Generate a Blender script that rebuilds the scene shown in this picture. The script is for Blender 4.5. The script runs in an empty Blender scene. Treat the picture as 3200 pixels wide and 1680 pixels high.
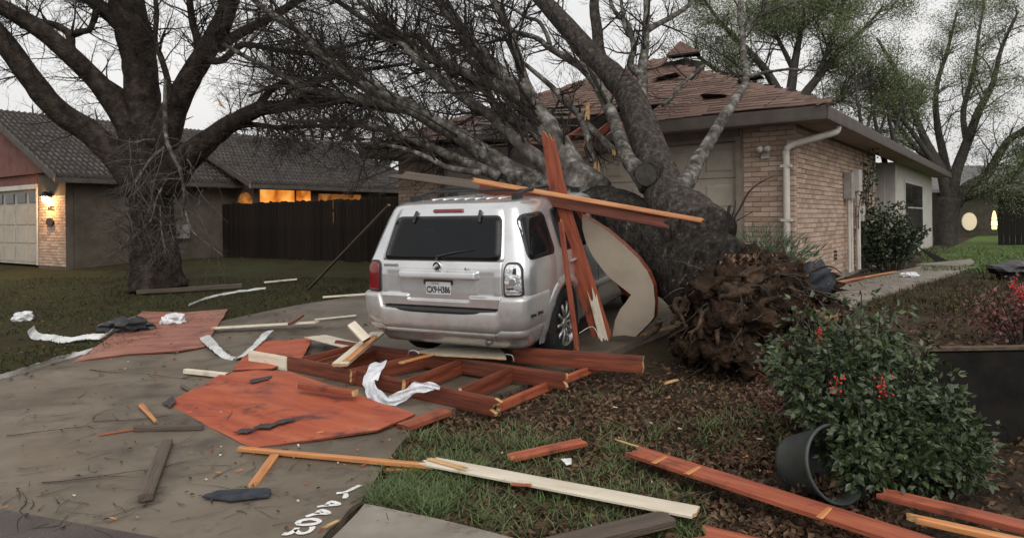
import bpy, bmesh, math, random
from mathutils import Vector, Matrix, noise
from mathutils.geometry import tessellate_polygon
R = math.radians
rng = random.Random(11)
scene = bpy.context.scene
col = scene.collection
V = Vector

# ------------------------------------------------------------------ camera, sky, sun, exposure
F, CX, HY, ROLL, CAMH = 2236.0, 1600.0, 686.0, R(0.6), 1.55
cd = bpy.data.cameras.new('camera'); cam = bpy.data.objects.new('camera', cd); col.objects.link(cam)
cd.sensor_width = 36; cd.lens = F / 3200 * 36; cd.shift_y = -(840 - HY) / 3200
cd.clip_start = 0.05; cd.clip_end = 2000
cr, sr = math.cos(ROLL), math.sin(ROLL)
cam.matrix_world = Matrix(((cr, sr, 0, 0), (0, 0, -1, 0), (-sr, cr, 0, CAMH), (0, 0, 0, 1)))
scene.camera = cam
world = bpy.data.worlds.new('World'); scene.world = world; world.use_nodes = True
wn = world.node_tree; wn.nodes.clear()
sky = wn.nodes.new('ShaderNodeTexSky'); sky.sky_type = 'NISHITA'; sky.sun_disc = False
SEL, SROT = R(42), R(165)
sky.sun_elevation = SEL; sky.sun_rotation = SROT; sky.dust_density = 6; sky.air_density = 1.4; sky.ozone_density = 1.0
hs = wn.nodes.new('ShaderNodeHueSaturation'); hs.inputs['Saturation'].default_value = 0.10
bg = wn.nodes.new('ShaderNodeBackground'); bg.inputs['Strength'].default_value = 0.15
wo = wn.nodes.new('ShaderNodeOutputWorld')
# overcast: an even cloud layer with soft mottling veils the clear-sky gradient
cn = wn.nodes.new('ShaderNodeTexNoise'); cn.inputs['Scale'].default_value = 2.2; cn.inputs['Detail'].default_value = 4
cr_ = wn.nodes.new('ShaderNodeValToRGB'); cr_.color_ramp.elements[0].position = .3; cr_.color_ramp.elements[1].position = .7
cr_.color_ramp.elements[0].color = (.80, .81, .83, 1); cr_.color_ramp.elements[1].color = (1, 1, 1, 1)
cm = wn.nodes.new('ShaderNodeMixRGB'); cm.blend_type = 'MULTIPLY'; cm.inputs[0].default_value = 1; cm.inputs[2].default_value = (3.17, 3.10, 3.03, 1)
mxn = wn.nodes.new('ShaderNodeMixRGB'); mxn.inputs[0].default_value = .82
wtc = wn.nodes.new('ShaderNodeTexCoord'); wn.links.new(wtc.outputs['Generated'], cn.inputs['Vector']); wn.links.new(cn.outputs['Fac'], cr_.inputs[0])
wn.links.new(cr_.outputs[0], cm.inputs[1]); wn.links.new(sky.outputs[0], hs.inputs['Color']); wn.links.new(hs.outputs[0], mxn.inputs[1]); wn.links.new(cm.outputs[0], mxn.inputs[2])
wn.links.new(mxn.outputs[0], bg.inputs[0]); wn.links.new(bg.outputs[0], wo.inputs[0])
sd = bpy.data.lights.new('sun', 'SUN'); sd.energy = 0.3; sd.angle = R(50); sd.color = (1, .96, .9)
sun = bpy.data.objects.new('sun', sd); col.objects.link(sun)
sun.rotation_euler = V((math.sin(SROT) * math.cos(SEL), math.cos(SROT) * math.cos(SEL), math.sin(SEL))).to_track_quat('Z', 'Y').to_euler()
vs = scene.view_settings
vs.view_transform = 'Standard'; vs.look = 'None'; vs.gamma = 1; vs.use_curve_mapping = False; vs.exposure = 1.0

# ------------------------------------------------------------------ pixel helpers (photo pixels, 3200 x 1680)
C0 = V((4.2, 10.6, 0)); E1 = V((-.812, .584, 0)); E2 = V((.584, .812, 0)); UP = V((0, 0, 1))
def sstep(a, b, x):
    t = min(1, max(0, (x - a) / (b - a))); return t * t * (3 - 2 * t)
def gz(x, y):
    w = -((x - 4.2) * .584 + (y - 10.6) * .812)
    return .45 * (1 - sstep(0, 7.5, w))
def ray(px, py):
    u = (px - CX) / F; v = (HY - py) / F
    return V((u * cr + v * sr, 1, -u * sr + v * cr))
def at(px, py, Y):
    d = ray(px, py); return V((d.x * Y, Y, CAMH + d.z * Y))
def G(px, py, h=0.0):
    d = ray(px, py); Y = 6.0
    for _ in range(40):
        Yn = (CAMH - gz(d.x * Y, Y) - h) / max(.004, -d.z)
        Y = .5 * Y + .5 * min(Yn, 90)
    return V((d.x * Y, Y, gz(d.x * Y, Y) + h))
def ground(p, h=0.0): return V((p[0], p[1], gz(p[0], p[1]) + h))
def hp(t, s, z): p = C0 + E1 * t + E2 * s; return V((p.x, p.y, z))

# ------------------------------------------------------------------ materials
def mat(name, cols, scale=5, detail=5, rough=.75, bump=.3, bscale=None, bdist=.02, metal=0, stretch=None, rand=0, coat=0,
        rvar=0, spec=.5, emit=None, estr=0, island=False, trans=0, stain=None, stlo=.56, sthi=.70, stscale=2.0):
    m = bpy.data.materials.new(name); m.use_nodes = True
    nt = m.node_tree; N, L = nt.nodes, nt.links
    b = N['Principled BSDF']
    if rough >= .75 and spec == .5: spec = .12
    b.inputs['Roughness'].default_value = rough; b.inputs['Metallic'].default_value = metal
    b.inputs['Specular IOR Level'].default_value = spec; b.inputs['Coat Weight'].default_value = coat
    if coat: b.inputs['Coat Roughness'].default_value = .08
    tc = N.new('ShaderNodeTexCoord'); src = tc.outputs['Object']
    if stretch:
        mp = N.new('ShaderNodeMapping'); mp.inputs['Scale'].default_value = stretch
        L.new(src, mp.inputs[0]); src = mp.outputs[0]
    n = N.new('ShaderNodeTexNoise'); n.inputs['Scale'].default_value = scale; n.inputs['Detail'].default_value = detail
    n.inputs['Roughness'].default_value = .62
    L.new(src, n.inputs['Vector'])
    ramp = N.new('ShaderNodeValToRGB')
    els = ramp.color_ramp.elements
    k = len(cols)
    for i, c in enumerate(cols):
        p, cc = c if isinstance(c[1], (tuple, list)) else (.3 + .4 * (i / max(1, k - 1)), c)
        if i < 2: e = els[i]; e.position = p
        else: e = els.new(p)
        e.color = (*cc, 1)
    if k == 1: els[1].color = (*cols[0], 1) if not isinstance(cols[0][1], (tuple, list)) else (*cols[0][1], 1)
    fac = n.outputs['Fac']
    if island:
        g = N.new('ShaderNodeNewGeometry'); oi = N.new('ShaderNodeObjectInfo')
        a = N.new('ShaderNodeMath'); a.operation = 'ADD'; L.new(g.outputs['Random Per Island'], a.inputs[0]); L.new(oi.outputs['Random'], a.inputs[1])
        fr = N.new('ShaderNodeMath'); fr.operation = 'FRACT'; L.new(a.outputs[0], fr.inputs[0])
        mx = N.new('ShaderNodeMath'); mx.operation = 'MULTIPLY_ADD'; L.new(n.outputs['Fac'], mx.inputs[0]); mx.inputs[1].default_value = .5
        sc = N.new('ShaderNodeMath'); sc.operation = 'MULTIPLY'; L.new(fr.outputs[0], sc.inputs[0]); sc.inputs[1].default_value = .52
        L.new(sc.outputs[0], mx.inputs[2]); fac = mx.outputs[0]
    L.new(fac, ramp.inputs[0]); out = ramp.outputs[0]
    if rand:
        oi = N.new('ShaderNodeObjectInfo'); mr = N.new('ShaderNodeMapRange')
        mr.inputs[3].default_value = 1 - rand; mr.inputs[4].default_value = 1 + rand; L.new(oi.outputs['Random'], mr.inputs[0])
        h = N.new('ShaderNodeHueSaturation'); L.new(mr.outputs[0], h.inputs['Value']); L.new(out, h.inputs['Color']); out = h.outputs[0]
    if stain:
        n3 = N.new('ShaderNodeTexNoise'); n3.inputs['Scale'].default_value = stscale; n3.inputs['Detail'].default_value = 7; n3.inputs['Roughness'].default_value = .7
        L.new(tc.outputs['Object'], n3.inputs['Vector'])
        m3 = N.new('ShaderNodeMapRange'); m3.inputs[1].default_value = stlo; m3.inputs[2].default_value = sthi; m3.inputs[3].default_value = 0; m3.inputs[4].default_value = .85; L.new(n3.outputs['Fac'], m3.inputs[0])
        x3 = N.new('ShaderNodeMixRGB'); x3.inputs[2].default_value = (*stain, 1); L.new(m3.outputs[0], x3.inputs[0]); L.new(out, x3.inputs[1]); out = x3.outputs[0]
    L.new(out, b.inputs['Base Color'])
    if emit and estr < 1: L.new(out, b.inputs['Emission Color'])
    if rvar:
        n2 = N.new('ShaderNodeTexNoise'); n2.inputs['Scale'].default_value = scale * .35; n2.inputs['Detail'].default_value = 3; L.new(src, n2.inputs['Vector'])
        mr = N.new('ShaderNodeMapRange'); mr.inputs[1].default_value = .35; mr.inputs[2].default_value = .65
        mr.inputs[3].default_value = max(.03, rough - rvar); mr.inputs[4].default_value = min(1, rough + rvar)
        L.new(n2.outputs['Fac'], mr.inputs[0]); L.new(mr.outputs[0], b.inputs['Roughness'])
    if bump:
        nb = N.new('ShaderNodeTexNoise'); nb.inputs['Scale'].default_value = bscale or scale * 4; nb.inputs['Detail'].default_value = 5
        L.new(src, nb.inputs['Vector'])
        bp = N.new('ShaderNodeBump'); bp.inputs['Strength'].default_value = bump; bp.inputs['Distance'].default_value = bdist
        L.new(nb.outputs['Fac'], bp.inputs['Height']); L.new(bp.outputs[0], b.inputs['Normal'])
    if emit:
        b.inputs['Emission Color'].default_value = (*emit, 1)
        b.inputs['Emission Strength'].default_value = estr
    if trans: b.inputs['Transmission Weight'].default_value = trans
    return m

WG = (1, 14, 14)   # wood grain: boards run along local x
M = {}
M['ground'] = mat('ground', [(.30, (.022, .016, .012)), (.45, (.046, .033, .023)), (.56, (.066, .048, .032)), (.68, (.045, .044, .019))], scale=1.6, detail=9, rough=.9, bump=.9, bscale=22, bdist=.05)
M['lawn'] = mat('lawn', [(.30, (.030, .022, .013)), (.42, (.040, .033, .015)), (.55, (.040, .041, .015)), (.72, (.052, .058, .020))], scale=1.3, detail=9, rough=.92, bump=.9, bscale=30, bdist=.05)
M['lawn2'] = mat('lawn_green', [(.3, (.07, .10, .03)), (.6, (.10, .15, .04))], scale=1.5, detail=8, rough=.9, bump=.8, bscale=40, bdist=.04)
M['drive'] = mat('driveway_concrete', [(.28, (.060, .044, .029)), (.42, (.108, .084, .058)), (.55, (.150, .121, .087)), (.72, (.195, .162, .120))], scale=.9, detail=11, rough=.62, bump=.35, bscale=60, bdist=.006, rvar=.15, stain=(.045, .034, .025), stlo=.50, sthi=.70, stscale=2.6)
M['walk'] = mat('pavement_concrete', [(.28, (.13, .11, .09)), (.5, (.23, .20, .165)), (.72, (.30, .27, .23))], scale=2.2, detail=10, rough=.55, bump=.3, bscale=60, bdist=.006, rvar=.15)
M['asphalt'] = mat('asphalt', [(.3, (.028, .022, .02)), (.7, (.07, .05, .045))], scale=3, detail=9, rough=.5, bump=.5, bscale=90, bdist=.01, rvar=.2)
M['paintmark'] = mat('white_paint', [(.3, (.60, .59, .56)), (.6, (.80, .79, .77))], scale=30, rough=.6, bump=.1)
M['joint'] = mat('soil_joint', [(.3, (.03, .024, .018)), (.6, (.06, .045, .03))], scale=30, rough=.95, bump=.6)
M['bark'] = mat('bark_fallen', [(.33, (.036, .031, .027)), (.46, (.080, .071, .062)), (.56, (.14, .127, .113)), (.66, (.29, .278, .25))], scale=7, detail=9, rough=.88, bump=1, bscale=26, bdist=.03, stretch=(1, 1, .55))
M['barkpale'] = mat('bark_pale', [(.33, (.030, .026, .023)), (.46, (.070, .063, .055)), (.56, (.135, .125, .110)), (.68, (.27, .26, .235))], scale=9, detail=8, rough=.88, bump=1, bscale=30, bdist=.025)
M['barktrunk'] = mat('bark_trunk', [(.33, (.012, .010, .009)), (.5, (.034, .029, .025)), (.62, (.058, .050, .043)), (.76, (.20, .19, .17))], scale=13, detail=10, rough=.9, bump=1, bscale=30, bdist=.05, stretch=(1.4, 1, .8))
M['barkmid'] = mat('bark_limb', [(.33, (.022, .018, .016)), (.5, (.056, .047, .041)), (.62, (.092, .080, .069)), (.76, (.25, .235, .21))], scale=13, detail=10, rough=.9, bump=1, bscale=30, bdist=.04, stretch=(1.4, 1, .8))
M['barkdark'] = mat('bark_dark', [(.33, (.015, .012, .0095)), (.5, (.036, .028, .023)), (.66, (.066, .054, .045))], scale=6, detail=9, rough=.9, bump=1, bscale=20, bdist=.04)
M['twig'] = mat('twig', [(.3, (.020, .017, .015)), (.6, (.042, .036, .031))], scale=8, rough=.9, bump=0)
M['twigpale'] = mat('twig_pale', [(.3, (.045, .038, .032)), (.6, (.115, .10, .085))], scale=8, rough=.9, bump=0)
M['bgbark'] = mat('bark_background', [(.3, (.040, .036, .032)), (.6, (.080, .072, .064))], scale=6, rough=.9, bump=.5)  # lightened slightly: air haze is painted into the bark colour
M['rawwood'] = mat('raw_splintered_wood', [(.3, (.42, .22, .09)), (.5, (.60, .37, .17)), (.7, (.70, .50, .28))], scale=9, stretch=WG, rough=.75, bump=.6, bscale=20)
M['redwood'] = mat('red_stained_wood', [(.28, (.13, .030, .016)), (.45, (.25, .056, .026)), (.6, (.33, .085, .038)), (.75, (.40, .125, .060))], scale=2.2, detail=8, stretch=WG, rough=.66, bump=.5, bscale=9, bdist=.008, rand=.15, rvar=.15, stain=(.06, .022, .016), stlo=.55, sthi=.72, stscale=5)
M['darkred'] = mat('dark_red_lumber', [(.28, (.055, .014, .008)), (.45, (.130, .030, .014)), (.62, (.20, .050, .022)), (.78, (.29, .092, .044))], scale=2.4, detail=8, stretch=WG, rough=.55, bump=.35, bscale=9, bdist=.006, rand=.15, rvar=.15)
M['orange'] = mat('orange_cedar', [(.28, (.30, .10, .03)), (.45, (.46, .18, .06)), (.62, (.58, .26, .10))], scale=2.4, detail=8, stretch=WG, rough=.5, bump=.35, bscale=9, bdist=.006, rand=.1)
M['ply'] = mat('red_plywood', [(.26, (.16, .030, .016)), (.42, (.33, .064, .026)), (.56, (.40, .092, .038)), (.74, (.45, .140, .066))], scale=1.1, detail=10, stretch=(1, 5, 1), rough=.7, bump=.35, bscale=9, bdist=.006, rvar=.18, stain=(.055, .022, .024), stlo=.53, sthi=.66, stscale=2.3)
M['plypink'] = mat('weathered_plywood', [(.26, (.13, .045, .032)), (.42, (.27, .10, .068)), (.58, (.34, .145, .10)), (.76, (.38, .22, .17))], scale=1.1, detail=10, stretch=(1, 5, 1), rough=.6, bump=.35, bscale=9, bdist=.006, rvar=.18, stain=(.08, .045, .04), stlo=.5, sthi=.68, stscale=2.6)
M['cream'] = mat('cream_paint', [(.3, (.52, .45, .34)), (.5, (.66, .585, .46)), (.7, (.73, .66, .54))], scale=2.5, detail=9, stretch=(1, 4, 4), rough=.6, bump=.3, bscale=20, bdist=.006, rand=.1, stain=(.16, .11, .07), stlo=.57, sthi=.8, stscale=5)
M['offwhite'] = mat('off_white_board', [(.3, (.44, .36, .28)), (.5, (.55, .47, .37)), (.7, (.60, .52, .42))], scale=2.2, detail=8, rough=.55, bump=.3, bscale=14, bdist=.006, stain=(.10, .07, .05), stlo=.64, sthi=.78, stscale=9)
M['whitemetal'] = mat('white_metal', [(.3, (.30, .30, .29)), (.5, (.58, .58, .57)), (.7, (.74, .74, .73))], scale=6, detail=8, rough=.4, bump=.4, bscale=14, bdist=.01, metal=.1)
M['cloth'] = mat('white_plastic_wrap', [(.3, (.50, .52, .56)), (.6, (.74, .75, .79))], scale=14, detail=8, rough=.4, bump=.9, bscale=22, bdist=.02)
M['foam'] = mat('white_foam', [(.3, (.45, .45, .46)), (.6, (.74, .74, .75))], scale=14, rough=.7, bump=.8, bscale=24)
M['blackplastic'] = mat('black_plastic', [(.3, (.010, .010, .011)), (.6, (.022, .022, .024))], scale=8, rough=.42, bump=.3)
M['slate'] = mat('slate_shingle', [(.3, (.022, .026, .032)), (.6, (.05, .056, .066))], scale=14, rough=.75, bump=.6, bscale=60, bdist=.006)
M['wetwood'] = mat('wet_grey_wood', [(.3, (.045, .032, .024)), (.6, (.095, .07, .052))], scale=2.4, detail=8, stretch=WG, rough=.5, bump=.4)
M['tar'] = mat('tar_paper', [(.3, (.020, .016, .018)), (.6, (.05, .036, .038))], scale=12, rough=.6, bump=.4)
M['soil'] = mat('root_soil', [(.3, (.010, .007, .005)), (.45, (.026, .016, .011)), (.6, (.056, .034, .022)), (.75, (.13, .078, .043))], scale=6, detail=10, rough=.95, bump=1, bscale=22, bdist=.06)
M['root'] = mat('root_wood', [(.3, (.022, .015, .011)), (.5, (.052, .034, .023)), (.7, (.12, .075, .046))], scale=8, rough=.85, bump=.8, bscale=24)
M['rawroot'] = mat('rotten_wood', [(.3, (.07, .04, .022)), (.5, (.17, .10, .055)), (.7, (.30, .19, .11))], scale=7, rough=.85, bump=.8, bscale=20)
M['leaf'] = mat('dead_leaves', [(.12, (.030, .018, .012)), (.35, (.068, .040, .026)), (.55, (.11, .067, .043)), (.75, (.17, .108, .068)), (.93, (.29, .19, .115))], scale=3, rough=.85, bump=0, island=True)
M['grassblade'] = mat('grass_blades', [(.12, (.040, .052, .016)), (.4, (.056, .088, .024)), (.65, (.090, .14, .038)), (.92, (.20, .18, .085))], scale=3, rough=.6, bump=0, island=True)
M['drygrass'] = mat('dull_grass_blades', [(.12, (.026, .023, .010)), (.45, (.043, .042, .016)), (.7, (.055, .062, .020)), (.92, (.11, .088, .045))], scale=3, rough=.75, bump=0, island=True)
M['shrubleaf'] = mat('shrub_leaves', [(.12, (.018, .028, .013)), (.4, (.034, .053, .021)), (.65, (.056, .082, .032)), (.92, (.14, .15, .07))], scale=3, rough=.42, bump=0, island=True)
M['redleaf'] = mat('reddish_leaves', [(.12, (.05, .025, .02)), (.5, (.15, .06, .05)), (.9, (.28, .12, .10))], scale=3, rough=.5, bump=0, island=True)
M['darkleaf'] = mat('dark_leaves', [(.12, (.012, .018, .009)), (.5, (.030, .045, .018)), (.9, (.062, .085, .032))], scale=3, rough=.5, bump=0, island=True)
M['bgleaf'] = mat('spring_leaves', [(.12, (.070, .086, .040)), (.45, (.115, .145, .058)), (.7, (.160, .195, .080)), (.92, (.23, .265, .125))], scale=1, rough=.6, bump=0, island=True)
M['berry'] = mat('red_berries', [(.3, (.42, .012, .012)), (.6, (.62, .03, .025))], scale=9, rough=.3, bump=0)
M['needle'] = mat('green_needles', [(.12, (.012, .036, .016)), (.5, (.022, .066, .026)), (.9, (.045, .11, .04))], scale=3, rough=.5, bump=0, island=True)
M['brick'] = mat('tan_brick', [(.10, (.23, .160, .120)), (.35, (.35, .252, .192)), (.60, (.43, .318, .248)), (.90, (.51, .395, .320))], scale=9, rough=.88, bump=.5, bscale=60, bdist=.006, island=True)
M['mortar'] = mat('mortar', [(.3, (.18, .14, .105)), (.6, (.26, .21, .165))], scale=10, rough=.95, bump=.5)
M['shingle'] = mat('brown_shingle', [(.12, (.085, .056, .046)), (.4, (.135, .086, .070)), (.65, (.175, .114, .092)), (.92, (.235, .160, .130))], scale=14, rough=.9, bump=.6, bscale=90, bdist=.006, island=True)
M['felt'] = mat('roof_felt', [(.3, (.016, .014, .013)), (.6, (.04, .034, .03))], scale=6, rough=.9, bump=.5)
M['fascia'] = mat('fascia_paint', [(.3, (.048, .038, .031)), (.6, (.085, .069, .057))], scale=3, detail=8, rough=.7, bump=.2)
M['soffit'] = mat('soffit_paint', [(.3, (.18, .15, .12)), (.6, (.26, .22, .18))], scale=3, rough=.8, bump=.2)
M['garage'] = mat('garage_door_paint', [(.3, (.33, .29, .23)), (.6, (.42, .375, .31))], scale=2.5, detail=8, rough=.6, bump=.15, bscale=25, bdist=.004)
M['trim'] = mat('white_trim', [(.3, (.40, .37, .32)), (.6, (.54, .50, .45))], scale=4, detail=8, rough=.55, bump=.2, bscale=30, bdist=.004)
M['siding'] = mat('white_siding', [(.3, (.38, .36, .32)), (.6, (.50, .475, .44))], scale=3, detail=8, rough=.7, bump=.2)
M['greymetal'] = mat('grey_metal_box', [(.3, (.20, .19, .17)), (.6, (.32, .30, .27))], scale=5, rough=.5, bump=.2, metal=.3)
M['glass'] = mat('dark_glass', [(.3, (.010, .011, .012)), (.6, (.016, .017, .019))], scale=2, rough=.06, bump=0, spec=.6)
M['tile'] = mat('grey_roof_tile', [(.12, (.042, .037, .034)), (.4, (.068, .060, .056)), (.65, (.092, .083, .078)), (.92, (.13, .12, .112))], scale=9, rough=.8, bump=.4, bscale=40, bdist=.006, island=True)
M['stucco'] = mat('grey_stucco', [(.3, (.070, .058, .046)), (.6, (.120, .100, .080))], scale=2.2, detail=9, rough=.92, bump=.6, bscale=50, bdist=.01)
M['redsiding'] = mat('dusty_red_siding', [(.3, (.13, .062, .052)), (.6, (.19, .095, .08))], scale=3, detail=8, rough=.8, bump=.3)
M['fence'] = mat('dark_fence_wood', [(.3, (.010, .0075, .006)), (.5, (.019, .014, .011)), (.7, (.032, .024, .018))], scale=2, detail=8, stretch=(12, 12, 1), rough=.85, bump=.5, rand=.3)
M['lit'] = mat('lit_window', [(.34, (.42, .10, .012)), (.5, (.95, .33, .05)), (.64, (1, .50, .12))], scale=1.4, detail=2, rough=.8, bump=0, emit=(1, .33, .05), estr=.42)
M['lit2'] = mat('dim_lit_window', [(.34, (.25, .07, .012)), (.6, (.9, .36, .09))], scale=3, rough=.8, bump=0, emit=(1, .36, .09), estr=.10)
M['bulb'] = mat('lamp_glass', [(.3, (.9, .8, .6)), (.6, (.9, .8, .6))], rough=.4, bump=0, emit=(1, .72, .36), estr=16)
M['bulb2'] = mat('lantern_glow', [(.3, (.9, .6, .3)), (.6, (.9, .6, .3))], rough=.4, bump=0, emit=(1, .5, .14), estr=2.2)
M['palelit'] = mat('pale_lit_pane', [(.3, (.6, .55, .4)), (.6, (.6, .55, .4))], rough=.4, bump=0, emit=(1, .88, .6), estr=.14)
M['bronze'] = mat('dark_bronze', [(.3, (.02, .015, .012)), (.6, (.05, .036, .028))], scale=10, rough=.45, bump=.2, metal=.6)
M['pot'] = mat('grey_green_pot', [(.3, (.030, .037, .034)), (.6, (.056, .066, .062))], scale=6, detail=8, rough=.5, bump=.2)
M['blackbox'] = mat('black_box', [(.3, (.008, .008, .008)), (.6, (.018, .016, .014))], scale=5, rough=.9, bump=.2, spec=.1)
M['rust'] = mat('rusty_edge', [(.3, (.06, .042, .03)), (.6, (.12, .085, .06))], scale=14, rough=.8, bump=.4)
M['farwall'] = mat('far_wall', [(.3, (.035, .035, .028)), (.6, (.06, .058, .046))], scale=3, rough=.9, bump=.3)
M['farroof'] = mat('far_roof', [(.3, (.11, .105, .10)), (.6, (.16, .155, .15))], scale=5, rough=.9, bump=.4)
# car
M['paint'] = mat('silver_paint', [(.28, (.50, .50, .495)), (.5, (.64, .645, .65)), (.7, (.70, .705, .715))], scale=2.2, detail=10, rough=.24, bump=0, metal=.72, coat=.4, rvar=.06)
M['bumper'] = mat('silver_bumper', [(.30, (.36, .345, .32)), (.5, (.49, .48, .465)), (.7, (.55, .545, .535))], scale=3.5, detail=11, rough=.36, bump=0, metal=.5, coat=.2, rvar=.1)
M['trimblack'] = mat('black_trim', [(.3, (.012, .012, .013)), (.6, (.022, .022, .024))], scale=10, rough=.5, bump=.1)
M['carglass'] = mat('tinted_glass', [(.35, (.006, .007, .008)), (.58, (.008, .009, .011)), (.76, (.04, .042, .046))], scale=3.2, detail=7, rough=.05, bump=0, spec=.22, rvar=.02)  # palest ramp stop paints whitish reflection blotches into the glass colour
M['redlens'] = mat('red_lens', [(.3, (.11, .004, .006)), (.6, (.20, .010, .012))], scale=6, rough=.12, bump=0, coat=.5)
M['chromelamp'] = mat('chrome_lamp', [(.3, (.50, .50, .51)), (.6, (.82, .82, .83))], scale=14, rough=.13, bump=.6, bscale=16, bdist=.03, metal=.85)
M['chrome'] = mat('chrome', [(.3, (.7, .7, .71)), (.6, (.8, .8, .81))], scale=6, rough=.15, bump=0, metal=1)
M['rim'] = mat('alloy_rim', [(.3, (.24, .235, .22)), (.6, (.38, .375, .365))], scale=14, rough=.38, bump=0, metal=.7)
M['rubber'] = mat('tyre_rubber', [(.3, (.012, .012, .012)), (.6, (.026, .025, .024))], scale=20, rough=.8, bump=.4, bscale=60)
M['platewhite'] = mat('plate_white', [(.3, (.48, .52, .52)), (.6, (.62, .66, .66))], scale=10, rough=.45, bump=0)
M['plateblack'] = mat('plate_letters', [(.3, (.012, .014, .02)), (.6, (.02, .022, .03))], rough=.5, bump=0)
M['badgegrey'] = mat('badge_grey', [(.3, (.24, .245, .25)), (.6, (.30, .305, .31))], rough=.3, bump=0, metal=.6)

# ------------------------------------------------------------------ mesh helpers
def tag(o, label=None, cat=None, group=None, kind=None):
    if label: o['label'] = label
    if cat: o['category'] = cat
    if group: o['group'] = group
    if kind: o['kind'] = kind
    return o
def link(o, parent=None, world=True):
    col.objects.link(o)
    if parent:
        o.parent = parent
        if world:
            if parent.parent is None: o.matrix_parent_inverse = parent.matrix_basis.inverted()
    return o
def thing(name, label, cat, loc=(0, 0, 0), group=None):
    o = bpy.data.objects.new(name, None); o.empty_display_size = .1; o.location = loc; col.objects.link(o)
    return tag(o, label, cat, group)
def meshdata(name, v, f, mats, mi=None, smooth=False):
    me = bpy.data.meshes.new(name); me.from_pydata([tuple(p) for p in v], [], f)
    for m in (mats if isinstance(mats, (list, tuple)) else [mats]): me.materials.append(M[m] if isinstance(m, str) else m)
    if mi: me.polygons.foreach_set('material_index', mi)
    if smooth: me.polygons.foreach_set('use_smooth', [True] * len(me.polygons))
    me.update(); return me
class Acc:
    def __init__(s): s.v = []; s.f = []; s.m = []
    def add(s, v, f, mi=0, mx=None):
        b = len(s.v)
        s.v += [mx @ V(p) for p in v] if mx is not None else [V(p) for p in v]
        s.f += [tuple(i + b for i in q) for q in f]; s.m += [mi] * len(f)
    def box(s, c, d, mi=0, mx=None):
        x, y, z = c; a, b, h = d[0] / 2, d[1] / 2, d[2] / 2
        s.add([(x + i * a, y + j * b, z + k * h) for i in (-1, 1) for j in (-1, 1) for k in (-1, 1)],
              [(0, 1, 3, 2), (4, 6, 7, 5), (0, 4, 5, 1), (2, 3, 7, 6), (0, 2, 6, 4), (1, 5, 7, 3)], mi, mx)
    def quad(s, a, b, c, d, mi=0): s.add([a, b, c, d], [(0, 1, 2, 3)], mi)
    def slab(s, pts, n, th, mi=0):
        k = len(pts); n = V(n)
        s.add([V(p) for p in pts] + [V(p) - n * th for p in pts],
              [tuple(range(k)), tuple(range(2 * k - 1, k - 1, -1))] + [(i, i + k, (i + 1) % k + k, (i + 1) % k) for i in range(k)], mi)
    def tube(s, pts, rads, n=6, mi=0, bumpy=0, cap=True):
        k = len(pts)
        if k < 2: return
        b = len(s.v); t = (pts[1] - pts[0]).normalized()
        u = t.orthogonal().normalized()
        for i in range(k):
            t2 = (pts[min(i + 1, k - 1)] - pts[max(i - 1, 0)])
            if t2.length > 1e-6: t = t2.normalized()
            u = (u - t * u.dot(t)); u = u.normalized() if u.length > 1e-5 else t.orthogonal().normalized()
            w = t.cross(u)
            for j in range(n):
                a = 2 * math.pi * j / n; d = u * math.cos(a) + w * math.sin(a); r = rads[i]
                if bumpy:
                    p = pts[i] + d * r
                    r *= 1 + bumpy * (noise.noise(p * (1.1 / max(.12, r))) + .55 * noise.noise(p * (3.1 / max(.12, r))))
                s.v.append(pts[i] + d * r)
        for i in range(k - 1):
            for j in range(n):
                s.f.append((b + i * n + j, b + i * n + (j + 1) % n, b + (i + 1) * n + (j + 1) % n, b + (i + 1) * n + j)); s.m.append(mi)
        if cap and n > 3:
            s.f.append(tuple(b + j for j in range(n - 1, -1, -1))); s.m.append(mi)
            s.f.append(tuple(b + (k - 1) * n + j for j in range(n))); s.m.append(mi)
    def obj(s, name, mats, parent=None, smooth=False, world=True, label=None, cat=None, group=None, kind=None):
        vv = s.v; loc = None
        if parent is None and kind is None and vv:
            lo = V([min(p[i] for p in vv) for i in range(3)]); hi = V([max(p[i] for p in vv) for i in range(3)])
            loc = V(((lo.x + hi.x) / 2, (lo.y + hi.y) / 2, lo.z)); vv = [p - loc for p in vv]
        o = bpy.data.objects.new(name, meshdata(name, vv, s.f, mats, s.m, smooth))
        if loc: o.location = loc
        link(o, parent, world); return tag(o, label, cat, group, kind)
def frame(p, x, y=None, z=None):
    x = V(x).normalized()
    if y is not None: z = x.cross(V(y)).normalized(); y = z.cross(x)
    else: y = V(z).cross(x).normalized(); z = x.cross(y)
    m = Matrix.Identity(4)
    for i in range(3): m[i][0] = x[i]; m[i][1] = y[i]; m[i][2] = z[i]; m[i][3] = p[i]
    return m
def pieces(parent, name, items, limit=300):
    """items: (mesh, world matrix). Nearest `limit` become objects, the rest one joined part."""
    items.sort(key=lambda it: it[1].translation.length)
    for me, mx in items[:limit]:
        o = bpy.data.objects.new(name, me); link(o, parent); o.matrix_basis = mx
    rest = items[limit:]
    if rest:
        a = Acc()
        for me, mx in rest: a.add([p.co for p in me.vertices], [tuple(q.vertices) for q in me.polygons], 0, mx)
        a.obj(name + '_field', list(items[0][0].materials), parent, kind='stuff')
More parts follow.
